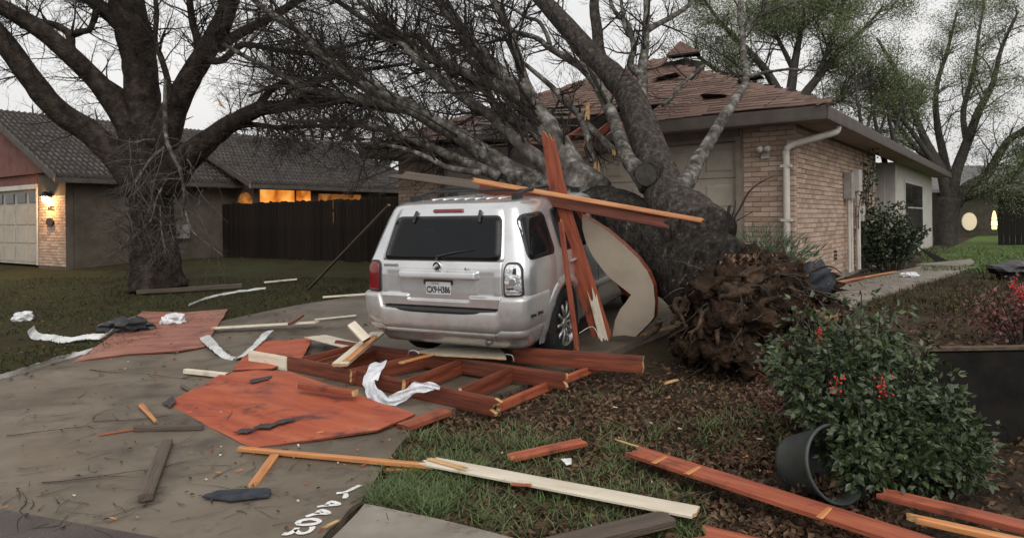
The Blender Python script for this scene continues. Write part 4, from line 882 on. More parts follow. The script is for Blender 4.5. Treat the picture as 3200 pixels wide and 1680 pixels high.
# ---- big leaning tree on the left
lt = thing('bare_tree', 'big dark multi-stemmed bare tree on the left lawn', 'tree', G(490, 880))
TB = [(492, 900, 14.1, .56), (488, 840, 14.1, .47), (480, 740, 14.1, .40), (472, 620, 14.1, .39), (470, 540, 14.1, .42), (468, 470, 14.1, .42)]
p_, r_ = limb(TB, 0, 5); a = Acc(); a.tube(p_, r_, 26, bumpy=.12); a.obj('trunk', 'barkdark', lt, smooth=True)
LL = {
 'L1': ([(450, 590, 14.1, .36), (370, 495, 14, .27), (280, 413, 13.9, .235), (186, 351, 13.7, .215), (109, 264, 13.5, .2), (31, 155, 13.3, .19), (-60, 40, 13.1, .17), (-170, -120, 12.8, .11), (-230, -300, 12.5, .04)], 18, 14),
 'L2': ([(455, 560, 14.1, .32), (415, 440, 14, .24), (388, 373, 13.95, .22), (311, 264, 13.8, .19), (233, 186, 13.6, .175), (140, 103, 13.4, .165), (62, 53, 13.3, .155), (-30, 0, 13.1, .14), (-160, -110, 12.8, .09), (-260, -260, 12.5, .03)], 16, 22),
 'L2b': ([(430, 360, 14.3, .13), (404, 311, 14.3, .11), (326, 258, 14.1, .10), (270, 215, 13.9, .09)], 10, 8),
 'L2c': ([(235, 185, 13.6, .10), (222, 149, 13.6, .085), (217, 108, 13.6, .075), (174, 78, 13.7, .06), (124, 65, 13.8, .05), (60, 30, 13.9, .035)], 9, 14),
 'L2d': ([(217, 112, 13.6, .06), (245, 100, 13.6, .06), (280, 92, 13.7, .055), (296, 50, 13.8, .05), (312, 10, 13.9, .045), (320, -40, 14, .04)], 9, 12),
 'L3': ([(468, 520, 14.2, .44), (452, 400, 14.2, .36), (444, 295, 14.2, .33), (435, 186, 14.2, .32), (415, 93, 14.1, .33), (395, 0, 14, .32), (380, -90, 14, .26), (400, -240, 13.8, .16), (380, -420, 13.6, .05)], 20, 26),
 'L3a': ([(405, 100, 14.1, .2), (350, 50, 14, .16), (290, 5, 13.9, .13), (240, -40, 13.8, .11)], 12, 10),
 'L4': ([(500, 470, 14.2, .34), (544, 342, 14.1, .24), (590, 249, 14, .215), (637, 171, 13.9, .2), (684, 93, 13.8, .19), (715, 15, 13.7, .17), (735, -50, 13.6, .15), (790, -190, 13.4, .1), (830, -340, 13.2, .04)], 16, 30),
 'L4b': ([(680, 150, 13.9, .12), (730, 116, 13.8, .10), (793, 81, 13.7, .09), (871, 40, 13.6, .08), (933, 0, 13.5, .07), (990, -40, 13.4, .05)], 10, 28),
 'L4c': ([(640, 180, 13.9, .10), (690, 190, 13.8, .07), (760, 140, 13.7, .06), (850, 155, 13.6, .052), (950, 168, 13.5, .045), (1060, 175, 13.4, .035), (1200, 195, 13.2, .025)], 8, 34),
 'L4d': ([(600, 240, 14, .1), (620, 150, 13.9, .08), (600, 60, 13.8, .07), (590, -30, 13.7, .06)], 9, 20),
 'L5': ([(510, 580, 14.1, .36), (580, 500, 14, .26), (650, 440, 13.9, .21), (705, 397, 13.8, .18), (747, 373, 13.6, .16), (809, 342, 13.3, .14), (886, 332, 13, .12), (960, 318, 12.7, .1), (1050, 305, 12.5, .08), (1150, 330, 12.2, .06), (1240, 350, 12, .04)], 16, 40),
 'L5b': ([(800, 345, 13.3, .08), (860, 270, 13.1, .065), (940, 262, 12.9, .055), (1010, 250, 12.7, .045), (1130, 220, 12.5, .035), (1280, 200, 12.3, .02)], 8, 34),
 'L5c': ([(690, 410, 13.8, .07), (780, 390, 13.6, .055), (880, 400, 13.4, .045), (980, 395, 13.2, .035), (1080, 400, 13, .02)], 8, 30),
 'L6': ([(520, 330, 13.6, .07), (528, 270, 13.6, .06), (506, 186, 13.5, .055), (485, 130, 13.5, .05), (490, 40, 13.4, .045), (480, -40, 13.4, .04)], 9, 18),
}
tw = Acc(); tp = Acc(); lb = V((.0, -.01, .01))
for key, (tab, sides, ns) in LL.items():
    pp, rr_ = limb(tab); a = Acc(); a.tube(pp, rr_, sides, bumpy=.09 if rr_[0] > .08 else .05); a.obj('limb', 'barkdark', lt, smooth=True)
    spray(tw, pp, rr_, int(ns * 1.5), 1.35, 2, lb, rcap=.02, kids=(8, 4), start=.25)
p_, r_ = limb(TB, 0, 5); spray(tw, p_, r_, 90, 1.15, 2, V((0, -.02, -.07)), rcap=.016, kids=(6, 3), start=.1, side=V((0, -1, 0)), rk=.05)
print('left twigs', len(tw.f)); tw.obj('twigs', 'twig', lt, kind='stuff')
# pale broken branches hanging around the trunk
for tab in ([(516, 250, 13.3, .03), (516, 373, 13.2, .042), (524, 450, 13.1, .04), (562, 530, 13.0, .034), (576, 610, 13.0, .026), (566, 690, 13, .02), (556, 740, 13, .012)], [(515, 460, 13.1, .03), (470, 500, 13, .024), (430, 560, 13, .018), (400, 600, 13, .01)],
            [(520, 560, 13.1, .02), (490, 620, 13, .018), (470, 690, 13, .014), (420, 740, 13, .008)], [(575, 640, 13, .018), (600, 720, 12.9, .015), (660, 770, 12.9, .01), (700, 800, 12.9, .006)], [(500, 640, 13, .014), (505, 720, 13, .012), (520, 800, 12.9, .008)]):
    pp, rr_ = limb(tab); a = Acc(); a.tube(pp, rr_, 8, bumpy=.06); a.obj('hanging_branch', 'barkpale', lt, smooth=True)
    spray(tp, pp, rr_, 12, .8, 1, V((0, -.02, -.10)), rcap=.010, kids=(4,), start=.2)
r9 = random.Random(21)
for i in range(80):
    p = at(r9.uniform(380, 640), r9.uniform(430, 740), r9.uniform(12.9, 13.6)); d = V((r9.uniform(-1, 1), r9.uniform(-.5, .2), r9.uniform(-.9, .3)))
    q_, k_ = twig(tp, p, d, r9.uniform(.5, 1.5), r9.uniform(.005, .011), 6, 3, .28, V((0, 0, -.13)), rr=r9); spray2(tp, q_, k_, (4,), 0, .4, 0, V((0, 0, -.1)), r9)
tp.obj('hanging_twigs', 'twigpale', lt, kind='stuff')
# loose orange split branch caught in the crown
a = Acc(); a.tube([at(676, 300, 12.6), at(690, 328, 12.6), at(706, 342, 12.6)], [.006, .022, .006], 6); a.obj('split_branch', 'rawwood', None, label='bright orange split branch caught in the bare tree', cat='branch')

# ---- leafing trees behind the brick house
def leafcloud(acc, pts, n, spread, size, rr):
    for _ in range(n):
        p = rr.choice(pts) + V((rr.gauss(0, spread), rr.gauss(0, spread), rr.gauss(0, spread * .8)))
        n_ = rvec(rr); u = n_.orthogonal().normalized(); w = n_.cross(u); s_ = size * rr.uniform(.5, 1.3)
        acc.add([p - u * s_, p + w * s_ * .8, p + u * s_], [(0, 1, 2)])
def bgtree(name, label, trunk, limbs, Y, ns, nleaf, L0=1.6, lsize=.05, seed=1, leafm='bgleaf', twm='bgbark', group=None, kids=(7, 4), trunkr=None):
    rr = random.Random(seed); t = thing(name, label, 'tree', at(trunk[0][0], trunk[0][1], Y), group)
    t.location.z = gz(t.location.x, t.location.y)
    pp, rd = limb([(x, y, Y + dy, r) for x, y, dy, r in trunk], 0, 5); a = Acc(); a.tube(pp, rd, 16, bumpy=.08); a.obj('trunk', twm, t, smooth=True)
    tw_ = Acc(); tips = []
    for tab in limbs:
        pp, rd = limb([(x, y, Y + dy, r) for x, y, dy, r in tab], 0, 4); a = Acc(); a.tube(pp, rd, 9, bumpy=.06); a.obj('limb', twm, t, smooth=True)
        b0 = len(tw_.v); spray(tw_, pp, rd, ns, L0, 2, V((0, 0, .02)), rcap=.035, kids=kids, start=.25, rr=rr)
        tips += [q for i_, q in enumerate(tw_.v[b0::5]) if noise.noise(q * .75) > -.12]
    tw_.obj('twigs', twm, t, kind='stuff')
    if nleaf:
        lf_ = Acc(); leafcloud(lf_, tips, nleaf, .24, lsize, rr); lf_.obj('crown', leafm, t, kind='stuff')
    return t
bgtree('leafing_tree', 'spreading oak with fresh pale green leaves behind the far end of the brick house', [(2955, 800, 0, .42), (2958, 700, 0, .36), (2970, 620, 0, .40)],
    [[(2965, 640, 0, .26), (2946, 547, 0, .2), (2915, 484, .3, .17), (2884, 422, .6, .14), (2847, 330, 1, .11), (2800, 220, 1.4, .08), (2740, 120, 1.8, .05)],
     [(2970, 640, 0, .26), (2984, 547, -.2, .2), (3021, 447, -.4, .17), (3058, 348, -.6, .14), (3102, 261, -.8, .1), (3130, 150, -1, .07), (3180, 40, -1.2, .04)],
     [(2985, 640, 0, .24), (3021, 584, -.3, .2), (3083, 547, -.6, .17), (3145, 447, -1, .13), (3210, 398, -1.3, .1), (3290, 320, -1.6, .06)],
     [(2960, 630, 0, .2), (2955, 520, .6, .16), (2930, 400, 1.2, .13), (2925, 280, 1.6, .1), (2960, 160, 1.9, .07), (2990, 40, 2.2, .04)],
     [(2920, 500, .3, .13), (2880, 480, .4, .11), (2810, 400, .8, .09), (2750, 310, 1.2, .07), (2680, 230, 1.5, .04)],
     [(3000, 620, 0, .2), (3060, 600, -.5, .17), (3150, 560, -1, .14), (3230, 480, -1.4, .1)],
     [(2946, 547, 0, .12), (2870, 440, 0, .1), (2790, 340, .2, .08), (2700, 270, .4, .06), (2600, 200, .6, .04)],
     [(3021, 447, -.4, .12), (3010, 350, .2, .1), (3040, 230, .8, .08), (3060, 100, 1.2, .05), (3080, -20, 1.6, .03)]], 27, 28, 120000, L0=1.9, seed=3, lsize=.032)
bgtree('leafing_tree', 'tall green leafing oak rising behind the ridge of the damaged roof', [(2480, 760, 0, .35), (2470, 500, 0, .3), (2460, 330, 0, .26)],
    [[(2460, 340, 0, .2), (2400, 230, -.3, .14), (2330, 150, -.6, .1), (2260, 80, -.9, .07), (2200, 0, -1.2, .04)],
     [(2465, 340, 0, .2), (2480, 220, .2, .15), (2500, 110, .4, .1), (2520, 10, .6, .06)],
     [(2470, 350, 0, .2), (2550, 250, 0, .14), (2620, 160, .2, .1), (2700, 90, .4, .06), (2760, 20, .5, .04)],
     [(2455, 350, 0, .16), (2350, 280, .3, .12), (2240, 220, .6, .08), (2150, 150, .8, .05)],
     [(2475, 370, 0, .16), (2580, 330, -.3, .12), (2680, 280, -.5, .09), (2760, 250, -.7, .05)],
     [(2480, 220, .2, .1), (2430, 120, .6, .07), (2380, 30, .8, .04)], [(2550, 250, 0, .1), (2600, 120, -.4, .07), (2640, 0, -.7, .04)]], 25, 28, 130000, L0=1.9, seed=4, lsize=.032)
# thin saplings seen between roof edge and oak
for i, x in enumerate((2700, 2745, 2790)):
    bgtree('young_tree', 'slender bare young tree behind the brick house roof edge', [(x + 60, 780, 0, .12), (x + 30, 560, 0, .1), (x, 420, 0, .085)], [[(x, 430, 0, .07), (x - 20, 320, 0, .05), (x - 30, 200, .2, .03)], [(x, 430, 0, .06), (x + 30, 330, .2, .04), (x + 50, 230, .3, .02)]], 24 + i, 12, 900, L0=1.2, seed=30 + i, group='slender young trees behind the roof edge', kids=(5, 3))
# bare trees far behind the neighbour house
fr = random.Random(77)
for i, (x, y0, Y) in enumerate(((120, 745, 44), (330, 738, 52), (820, 748, 42), (1000, 742, 46), (1180, 748, 40), (1330, 742, 44), (1480, 748, 40), (1640, 742, 46), (1800, 744, 42), (1950, 742, 44))):
    hgt = fr.uniform(300, 430); lim = []
    for j in range(6):
        dx = (j - 2.5) * 45 + fr.uniform(-15, 15); lim.append([(x, y0 - 170, 0, .16), (x + dx * .4, y0 - 170 - hgt * .25, 0, .11), (x + dx, y0 - 170 - hgt * .45, 0, .08), (x + dx * 1.5, y0 - 170 - hgt * (.62 - .03 * abs(dx) / 45), 0, .03)])
    bgtree('distant_tree', 'hazy bare winter tree far behind the roofs', [(x, y0, 0, .3), (x, y0 - 90, 0, .24), (x, y0 - 175, 0, .2)], lim, Y, 10, 0, L0=2.2, seed=100 + i, group='distant bare trees behind the houses', kids=(5, 3))

# ================================================================== CAR (local: x right, y forward from the rear bumper, z up)
car = bpy.data.objects.new('silver_car', None); car.empty_display_size = .2; col.objects.link(car)
tag(car, 'silver four wheel drive car crushed under the fallen tree on the driveway', 'car')
car.location = (-.690, 6.64, .085)
car.matrix_basis = Matrix.Translation(car.location) @ Matrix.Rotation(R(-27), 4, 'Z') @ Matrix.Rotation(R(4.3), 4, 'X')
SEC = [(.28, .20, 4.28, .79), (.40, .12, 4.38, .85), (.62, .085, 4.42, .885), (.80, .08, 4.40, .89), (.95, .088, 4.33, .888), (1.02, .098, 4.12, .882), (1.065, .11, 3.50, .875), (1.11, .13, 3.25, .862),
       (1.30, .215, 3.02, .805), (1.46, .285, 2.78, .757), (1.54, .325, 2.62, .728), (1.575, .345, 2.55, .710), (1.595, .375, 2.50, .688), (1.612, .44, 2.42, .65), (1.626, .58, 2.3, .57), (1.635, .80, 2.1, .43), (1.640, 1.05, 1.85, .2)]
def sec(z):
    z = max(SEC[0][0], min(SEC[-1][0], z))
    for a_, b_ in zip(SEC, SEC[1:]):
        if z <= b_[0]:
            t = (z - a_[0]) / (b_[0] - a_[0]); return [a_[i] + (b_[i] - a_[i]) * t for i in (1, 2, 3)]
PR, DR, PF, DF = 6.0, .27, 3.2, .62
def yrear(x, z, p=PR, D=DR, dw=0, dy=0):
    yr, yf, w = sec(z); q = min(.9999, abs(x) / (w + dw)); return yr + dy + D * (1 - (1 - q ** p) ** (1 / p))
def xside(y, z):
    yr, yf, w = sec(z)
    if y < yr + DR: u = max(0, min(1, 1 - (y - yr) / DR)); return w * (1 - u ** PR) ** (1 / PR)
    if y > yf - DF: u = max(0, min(1, 1 - (yf - y) / DF)); return w * (1 - u ** PF) ** (1 / PF)
    return w
def ring(z):
    yr, yf, w = sec(z); pts = []
    D1 = min(DR, (yf - yr) * .45); D2 = min(DF, (yf - yr) * .45)
    for i in range(25):
        a_ = math.pi * (i / 24 - .5); s_, c_ = math.sin(a_), math.cos(a_)
        pts.append(V((w * math.copysign(abs(s_) ** (2 / PR), s_), yr + D1 * (1 - abs(c_) ** (2 / PR)), z)))
    for i in range(1, 14): pts.append(V((w, yr + D1 + (yf - D2 - yr - D1) * i / 14, z)))
    for i in range(19):
        a_ = math.pi * (.5 - i / 18); s_, c_ = math.sin(a_), math.cos(a_)
        pts.append(V((w * math.copysign(abs(s_) ** (2 / PF), s_), yf - D2 * (1 - abs(c_) ** (2 / PF)), z)))
    for i in range(1, 14): pts.append(V((-w, yf - D2 - (yf - D2 - yr - D1) * i / 14, z)))
    return pts
zs = []
for a_, b_ in zip(SEC, SEC[1:]):
    k = max(1, int((b_[0] - a_[0]) / .035)); zs += [a_[0] + (b_[0] - a_[0]) * i / k for i in range(k)]
zs.append(SEC[-1][0]); rings = [ring(z) for z in zs]; nr = len(rings[0]); body = Acc()
body.v = [p for r_ in rings for p in r_]
for i in range(len(rings) - 1):
    for j in range(nr): body.f.append((i * nr + j, i * nr + (j + 1) % nr, (i + 1) * nr + (j + 1) % nr, (i + 1) * nr + j)); body.m.append(0)
body.f.append(tuple(range(nr - 1, -1, -1))); body.m.append(1); body.f.append(tuple((len(rings) - 1) * nr + j for j in range(nr))); body.m.append(0)
# the trunk has caved the bonnet and windscreen in
for p in body.v:
    d_ = max(0, 1 - ((p.x - .25) / .95) ** 2) * max(0, 1 - ((p.y - 3.0) / .75) ** 2)
    if p.z > .9: p.z -= .34 * d_ * sstep(.9, 1.2, p.z)
bo = body.obj('body', ['paint', 'trimblack'], car, smooth=True, world=False)
cut = Acc()
for yc in (1.0, 3.62):
    for sx in (-1, 1):
        n_ = 32; v = [(sx * x, yc + .41 * math.cos(2 * math.pi * i / n_), .36 + .41 * math.sin(2 * math.pi * i / n_)) for x in (.52, 1.1) for i in range(n_)]
        f = [(i, (i + 1) % n_, n_ + (i + 1) % n_, n_ + i) for i in range(n_)] + [tuple(range(n_ - 1, -1, -1)), tuple(range(n_, 2 * n_))]
        if sx < 0: f = [q[::-1] for q in f]
        cut.add(v, f, 1)
co = bpy.data.objects.new('cutter', meshdata('cutter', cut.v, cut.f, ['paint', 'trimblack'], cut.m)); col.objects.link(co); co.parent = car
md = bo.modifiers.new('b', 'BOOLEAN'); md.object = co; md.operation = 'DIFFERENCE'; md.solver = 'EXACT'
dg = bpy.context.evaluated_depsgraph_get(); nm_ = bpy.data.meshes.new_from_object(bo.evaluated_get(dg)); bo.modifiers.clear(); bo.data = nm_; nm_.name = 'body'
bpy.data.objects.remove(co)
def rrect(cx, cz, poly, r, n=5):
    """round the corners of a polygon (list of 2d points)"""
    out = []; k = len(poly)
    for i in range(k):
        p, a_, b_ = V(poly[i]), V(poly[i - 1]), V(poly[(i + 1) % k]); d1, d2 = (a_ - p), (b_ - p)
        rr_ = min(r, d1.length * .45, d2.length * .45); q1, q2 = p + d1.normalized() * rr_, p + d2.normalized() * rr_
        for j in range(n + 1): t = j / n; out.append((1 - t) ** 2 * q1 + 2 * t * (1 - t) * p + t * t * q2)
    return out
def dense(poly, step=.05):
    out = []
    for i in range(len(poly)):
        a_, b_ = poly[i], poly[(i + 1) % len(poly)]; k = max(1, int((b_ - a_).length / step))
        out += [a_.lerp(b_, j / k) for j in range(k)]
    return out
def patch(name, poly, surf, m, off, parent, rnd=.05, rings_=7, smooth=True, edge=.012, mats=None):
    pl_ = dense(rrect(0, 0, [V(p) for p in poly], rnd)); c = sum(pl_, V((0, 0))) / len(pl_); n_ = len(pl_); a = Acc(); v = []
    for p in pl_: v.append(surf(p.x, p.y, off - edge))
    for k in range(rings_):
        t = 1 - k / rings_
        for p in pl_: q = c + (p - c) * (t if k else .994); v.append(surf(q.x, q.y, off))
    v.append(surf(c.x, c.y, off)); f = []
    for k in range(rings_):
        for i in range(n_): f.append((k * n_ + i, k * n_ + (i + 1) % n_, (k + 1) * n_ + (i + 1) % n_, (k + 1) * n_ + i))
    for i in range(n_): f.append((rings_ * n_ + i, rings_ * n_ + (i + 1) % n_, len(v) - 1))
    a.add(v, f); return a.obj(name, m, parent, smooth=smooth, world=False)
rear = lambda x, z, o: V((x, yrear(x, z) - o, z))
right = lambda y, z, o: V((xside(y, z) + o, y, z))
left = lambda y, z, o: V((-xside(y, z) - o, y, z))
def mir(poly): return [(-x, y) for x, y in reversed(poly)]
# lift gate as a pressed panel
def gate_off(x, z):
    ax_ = abs(x); o = .020 + .024 * sstep(.775, .755, z)
    rec = sstep(.345, .31, ax_) * sstep(.72, .738, z) * sstep(.955, .945, z)
    o = o * (1 - rec) + .004 * rec
    bar = sstep(.43, .41, ax_) * sstep(.922, .932, z) * sstep(1.0, .985, z); o = max(o, .020 + .055 * bar)
    side = sstep(.40, .43, ax_) * sstep(.60, .57, ax_) * sstep(.77, .80, z) * sstep(1.0, .95, z); return o - .004 * side
def gridpatch(name, x0, x1, z0, z1, nx, nz, offf, m, parent, shape=None):
    v = []; k = 0
    for j in range(nz + 1):
        for i in range(nx + 1):
            x, z = x0 + (x1 - x0) * i / nx, z0 + (z1 - z0) * j / nz
            if shape: x = shape(x, z)
            e = i in (0, nx) or j in (0, nz); v.append(rear(x, z, -.004 if e else offf(x, z)))
    a = Acc(); a.add(v, [(j * (nx + 1) + i, j * (nx + 1) + i + 1, (j + 1) * (nx + 1) + i + 1, (j + 1) * (nx + 1) + i) for j in range(nz) for i in range(nx)])
    return a.obj(name, m, parent, smooth=True, world=False)
gate = gridpatch('lift_gate', -.66, .66, .665, 1.085, 130, 64, gate_off, 'paint', car)
# upper gate frame round the glass
upper = [(-.675, 1.075), (.675, 1.075), (.60, 1.50), (.565, 1.565), (-.565, 1.565), (-.60, 1.50)]
patch('gate_frame', upper, rear, 'paint', .014, gate, .06)
gl = [(-.635, 1.10), (.635, 1.10), (.575, 1.475), (-.575, 1.475)]
patch('window_seal', [(-.65, 1.085), (.65, 1.085), (.588, 1.49), (-.588, 1.49)], rear, 'trimblack', .017, gate, .07)
patch('rear_window', gl, rear, 'carglass', .022, gate, .06)
patch('brake_light', [(-.17, 1.525), (.17, 1.525), (.165, 1.553), (-.165, 1.553)], rear, 'redlens', .028, gate, .012)
for x in (-.36, .37):
    b = Acc(); p0, p1 = rear(x, 1.43, .035), rear(x - .012 * (1 if x > 0 else -1), 1.535, .032); b.tube([p0, p0.lerp(p1, .5) + V((0, -.008, 0)), p1], [.013, .016, .014], 6); b.obj('window_hinge', 'trimblack', gate, world=False)
b = Acc(); b.tube([rear(-.02, 1.115, .03), rear(-.03, 1.09, .034)], [.010, .012], 6); wpr = b.obj('wiper', 'trimblack', gate, world=False)
b = Acc(); b.tube([rear(-.03, 1.125, .035), rear(.12, 1.155, .032), rear(.30, 1.18, .03)], [.010, .008, .004], 5); b.obj('wiper_arm', 'trimblack', wpr, world=False)
b = Acc(); b.tube([rear(.05, 1.16, .03), rear(.36, 1.185, .028)], [.006, .006], 4); b.obj('wiper_blade', 'trimblack', wpr, world=False)
# plate
def plate_surf(x, z, o): return V((x, yrear(0, .83) - .006 - o, z))
pz = .83; pf = patch('plate_frame', [(-.163, pz - .088), (.163, pz - .088), (.163, pz + .084), (-.163, pz + .084)], plate_surf, 'trimblack', .012, gate, .012, smooth=False)
patch('number_plate', [(-.137, pz - .052), (.137, pz - .052), (.137, pz + .064), (-.137, pz + .064)], plate_surf, 'platewhite', .016, pf, .008, smooth=False, edge=.006)
t_ = textmesh('CX9\u00b7H386', .098, .0006, .0035); t_.materials.append(M['plateblack']); o = bpy.data.objects.new('plate_lettering', t_); link(o, pf, False)
o.matrix_basis = frame(V((0, yrear(0, .83) - .0235, pz - .012)), V((1, 0, 0)), V((0, 0, 1))) @ Matrix.Diagonal((.60, .84, 1, 1))
t_ = textmesh('TEXAS', .030, .0006); t_.materials.append(M['redlens']); o = bpy.data.objects.new('plate_state_name', t_); link(o, pf, False)
o.matrix_basis = frame(V((-.03, yrear(0, .83) - .0235, pz + .048)), V((1, 0, 0)), V((0, 0, 1)))
# badge and name
b = Acc(); c = rear(-.01, 1.04, .022); b.tube([c, c + V((0, -.012, 0)), c + V((0, -.016, 0))], [.046, .046, .040], 24); bd = b.obj('badge', 'chrome', gate, world=False)
b = Acc(); c2 = c + V((0, -.0175, 0)); b.tube([c2, c2 + V((0, -.002, 0))], [.038, .038], 24); b.obj('badge_field', 'trimblack', bd, world=False)
for k in (-1, 0, 1):
    b = Acc(); b.tube([c2 + V((-.022 + .012 * k, -.004, -.018 - .006 * k)), c2 + V((0 + .010 * k, -.005, .004 - .004 * k)), c2 + V((.022 + .006 * k, -.004, .010 - .012 * k))], [.004, .005, .004], 5); b.obj('badge_bar', 'chrome', bd, world=False)
t_ = textmesh('MARINER', .042, .002); t_.materials.append(M['badgegrey']); o = bpy.data.objects.new('name_lettering', t_); link(o, gate, False)
o.matrix_basis = frame(rear(-.54, 1.035, .024), rear(-.44, 1.035, .024) - rear(-.64, 1.035, .024), V((0, 0, 1)))
# tail lamps
for sx, mm in ((1, 'chromelamp'), (-1, 'redlens')):
    P = [(.675, .775), (.855, .78), (.845, 1.03), (.81, 1.08), (.70, 1.08), (.675, 1.02)]
    Q = [(.69, .792), (.842, .795), (.832, 1.02), (.80, 1.063), (.71, 1.063), (.69, 1.015)]
    if sx < 0: P, Q = mir(P), mir(Q)
    ln = patch('tail_lamp', P, rear, 'trimblack', .016, car, .03)
    patch('lens', Q, rear, mm, .024, ln, .03)
    if sx > 0:
        patch('bulb_socket', [(.735, .88), (.80, .885), (.79, .945), (.74, .945)], rear, 'chrome', .036, ln, .02)
        patch('lamp_shadow', [(.765, .975), (.80, .98), (.795, 1.03), (.77, 1.03)], rear, 'trimblack', .030, ln, .01)
        patch('lamp_slot', [(.71, .84), (.775, .842), (.775, .858), (.71, .856)], rear, 'trimblack', .030, ln, .005)
# quarter glass, door glass
for sx in (1, -1):
    sf_ = right if sx > 0 else left
    for nm2, P in (('quarter_window', [(.235, 1.10), (.80, 1.10), (.80, 1.475), (.35, 1.475)]), ('door_window', [(.97, 1.10), (1.86, 1.09), (1.88, 1.49), (.97, 1.485)]), ('door_window', [(1.98, 1.09), (2.82, 1.09), (2.58, 1.42), (2.0, 1.48)])):
        if sx < 0: P = [(p[0], p[1]) for p in reversed(P)]
        sl_ = patch(nm2, [(p[0] + (.02 if i in (1, 2) else -.02) * (1 if sx > 0 else -1), p[1] + (.018 if p[1] > 1.3 else -.018)) for i, p in enumerate(P)], sf_, 'trimblack', .004, car, .09)
        patch('pane', P, sf_, 'carglass', .010, sl_, .08)
    for y in (1.92, 2.88):
        b = Acc(); b.tube([sf_(y, .45 + .02 * k, .002) for k in range(32)], [.004] * 32, 4); b.obj('door_seam', 'trimblack', car, world=False)
    b = Acc(); b.tube([sf_(1.10, .97, .02), sf_(1.18, .975, .035), sf_(1.28, .975, .02)], [.014, .016, .014], 6); b.obj('door_handle', 'paint', car, world=False)
    b = Acc(); pts = [sf_(1.45 + .1 * k, .62, .012) for k in range(18)]; b.tube(pts, [.03] * len(pts), 6); b.obj('side_moulding', 'bumper', car, world=False)
    # wheel arch lips
    for yc in (1.0, 3.62):
        v, f = [], []; n_ = 26
        for i in range(n_ + 1):
            a_ = R(-12) + R(204) * i / n_
            for rad, o in ((.405, -.06), (.405, .022), (.455, .026), (.50, -.002)):
                y, z = yc + rad * math.cos(a_), .36 + rad * math.sin(a_); q = sf_(y, max(.3, z), o); q.z = z; v.append(q)
        for i in range(n_):
            for k in range(3): f.append((i * 4 + k, i * 4 + k + 1, i * 4 + 5 + k, i * 4 + 4 + k))
        b = Acc(); b.add(v, f); b.obj('wheel_arch', 'paint', car, smooth=True, world=False)
# bumper
def bump_pt(i, n_, z, dy, dw):
    yr, yf, w = sec(max(.42, z)); w += dw; u = i / n_
    if u < .12: return V((-w, .575 - (.575 - .32) * u / .12, z))
    if u > .88: return V((w, .32 + (.575 - .32) * (u - .88) / .12, z))
    a_ = math.pi * ((u - .12) / .76 - .5); s_, c_ = math.sin(a_), math.cos(a_)
    return V((w * math.copysign(abs(s_) ** (2 / 6.5), s_), dy + (.32 - dy) * (1 - abs(c_) ** (2 / 6.5)), z))
n_ = 96; v = []; prof = [(.0, .14, -.06), (.03, .075, -.015), (.10, .037, -.002), (.20, .026, .005), (.225, .032, .001), (.245, .032, .001), (.27, .016, .008), (.5, .010, .010), (.90, .008, .011), (.965, .014, .008), (1.0, .04, -.004), (1.0, .13, -.06)]
for q, dy, dw in prof:
    for i in range(n_ + 1):
        x = bump_pt(i, n_, .6, 0, 0).x; zt = .645 + .13 * sstep(.625, .655, abs(x)); z = .385 + q * (zt - .385)
        if abs(x) < .62 and q > .84: pass
        v.append(bump_pt(i, n_, z, dy, dw))
b = Acc(); k = len(prof); b.add(v, [(j * (n_ + 1) + i, j * (n_ + 1) + i + 1, (j + 1) * (n_ + 1) + i + 1, (j + 1) * (n_ + 1) + i) for j in range(k - 1) for i in range(n_)])
bpr = b.obj('rear_bumper', 'bumper', car, smooth=True, world=False)
# black step pad
v = []; nx = 40
for (y_, z_) in ((.004, .612), (-.004, .622), (-.004, .642), (.006, .654), (.03, .658), (.10, .662)):
    for i in range(nx + 1): x = -.60 + 1.2 * i / nx; v.append(V((x, y_ + .045 * (abs(x) / .62) ** 3, z_)))
b = Acc(); b.add(v, [(j * (nx + 1) + i, j * (nx + 1) + i + 1, (j + 1) * (nx + 1) + i + 1, (j + 1) * (nx + 1) + i) for j in range(5) for i in range(nx)]); b.obj('step_pad', 'trimblack', bpr, smooth=True, world=False)
for sx in (1, -1):
    b = Acc(); b.tube([V((sx * .60, .0 + .035, .38 + .01 * kk)) for kk in range(27)], [.0035] * 27, 4); b.obj('bumper_seam', 'trimblack', bpr, world=False)
b = Acc()
for y0 in (.235, .305):
    b.box((0, 0, 0), (.008, .058, .026), 0, frame(bump_pt(n_ - 13 if y0 < .3 else n_ - 11, n_, .60, .012, .03), V((.93, -.36, 0)), V((.36, .93, 0))))
b.obj('side_reflector', 'trimblack', bpr, world=False)
b = Acc(); b.box((0, .55, .40), (1.3, .5, .10)); b.obj('under_tray', 'trimblack', car, world=False)
b = Acc(); b.tube([V((.47, .6, .35)), V((.47, .2, .345)), V((.47, .12, .34))], [.028, .03, .03], 12); b.obj('exhaust_pipe', 'rim', car, smooth=True, world=False)
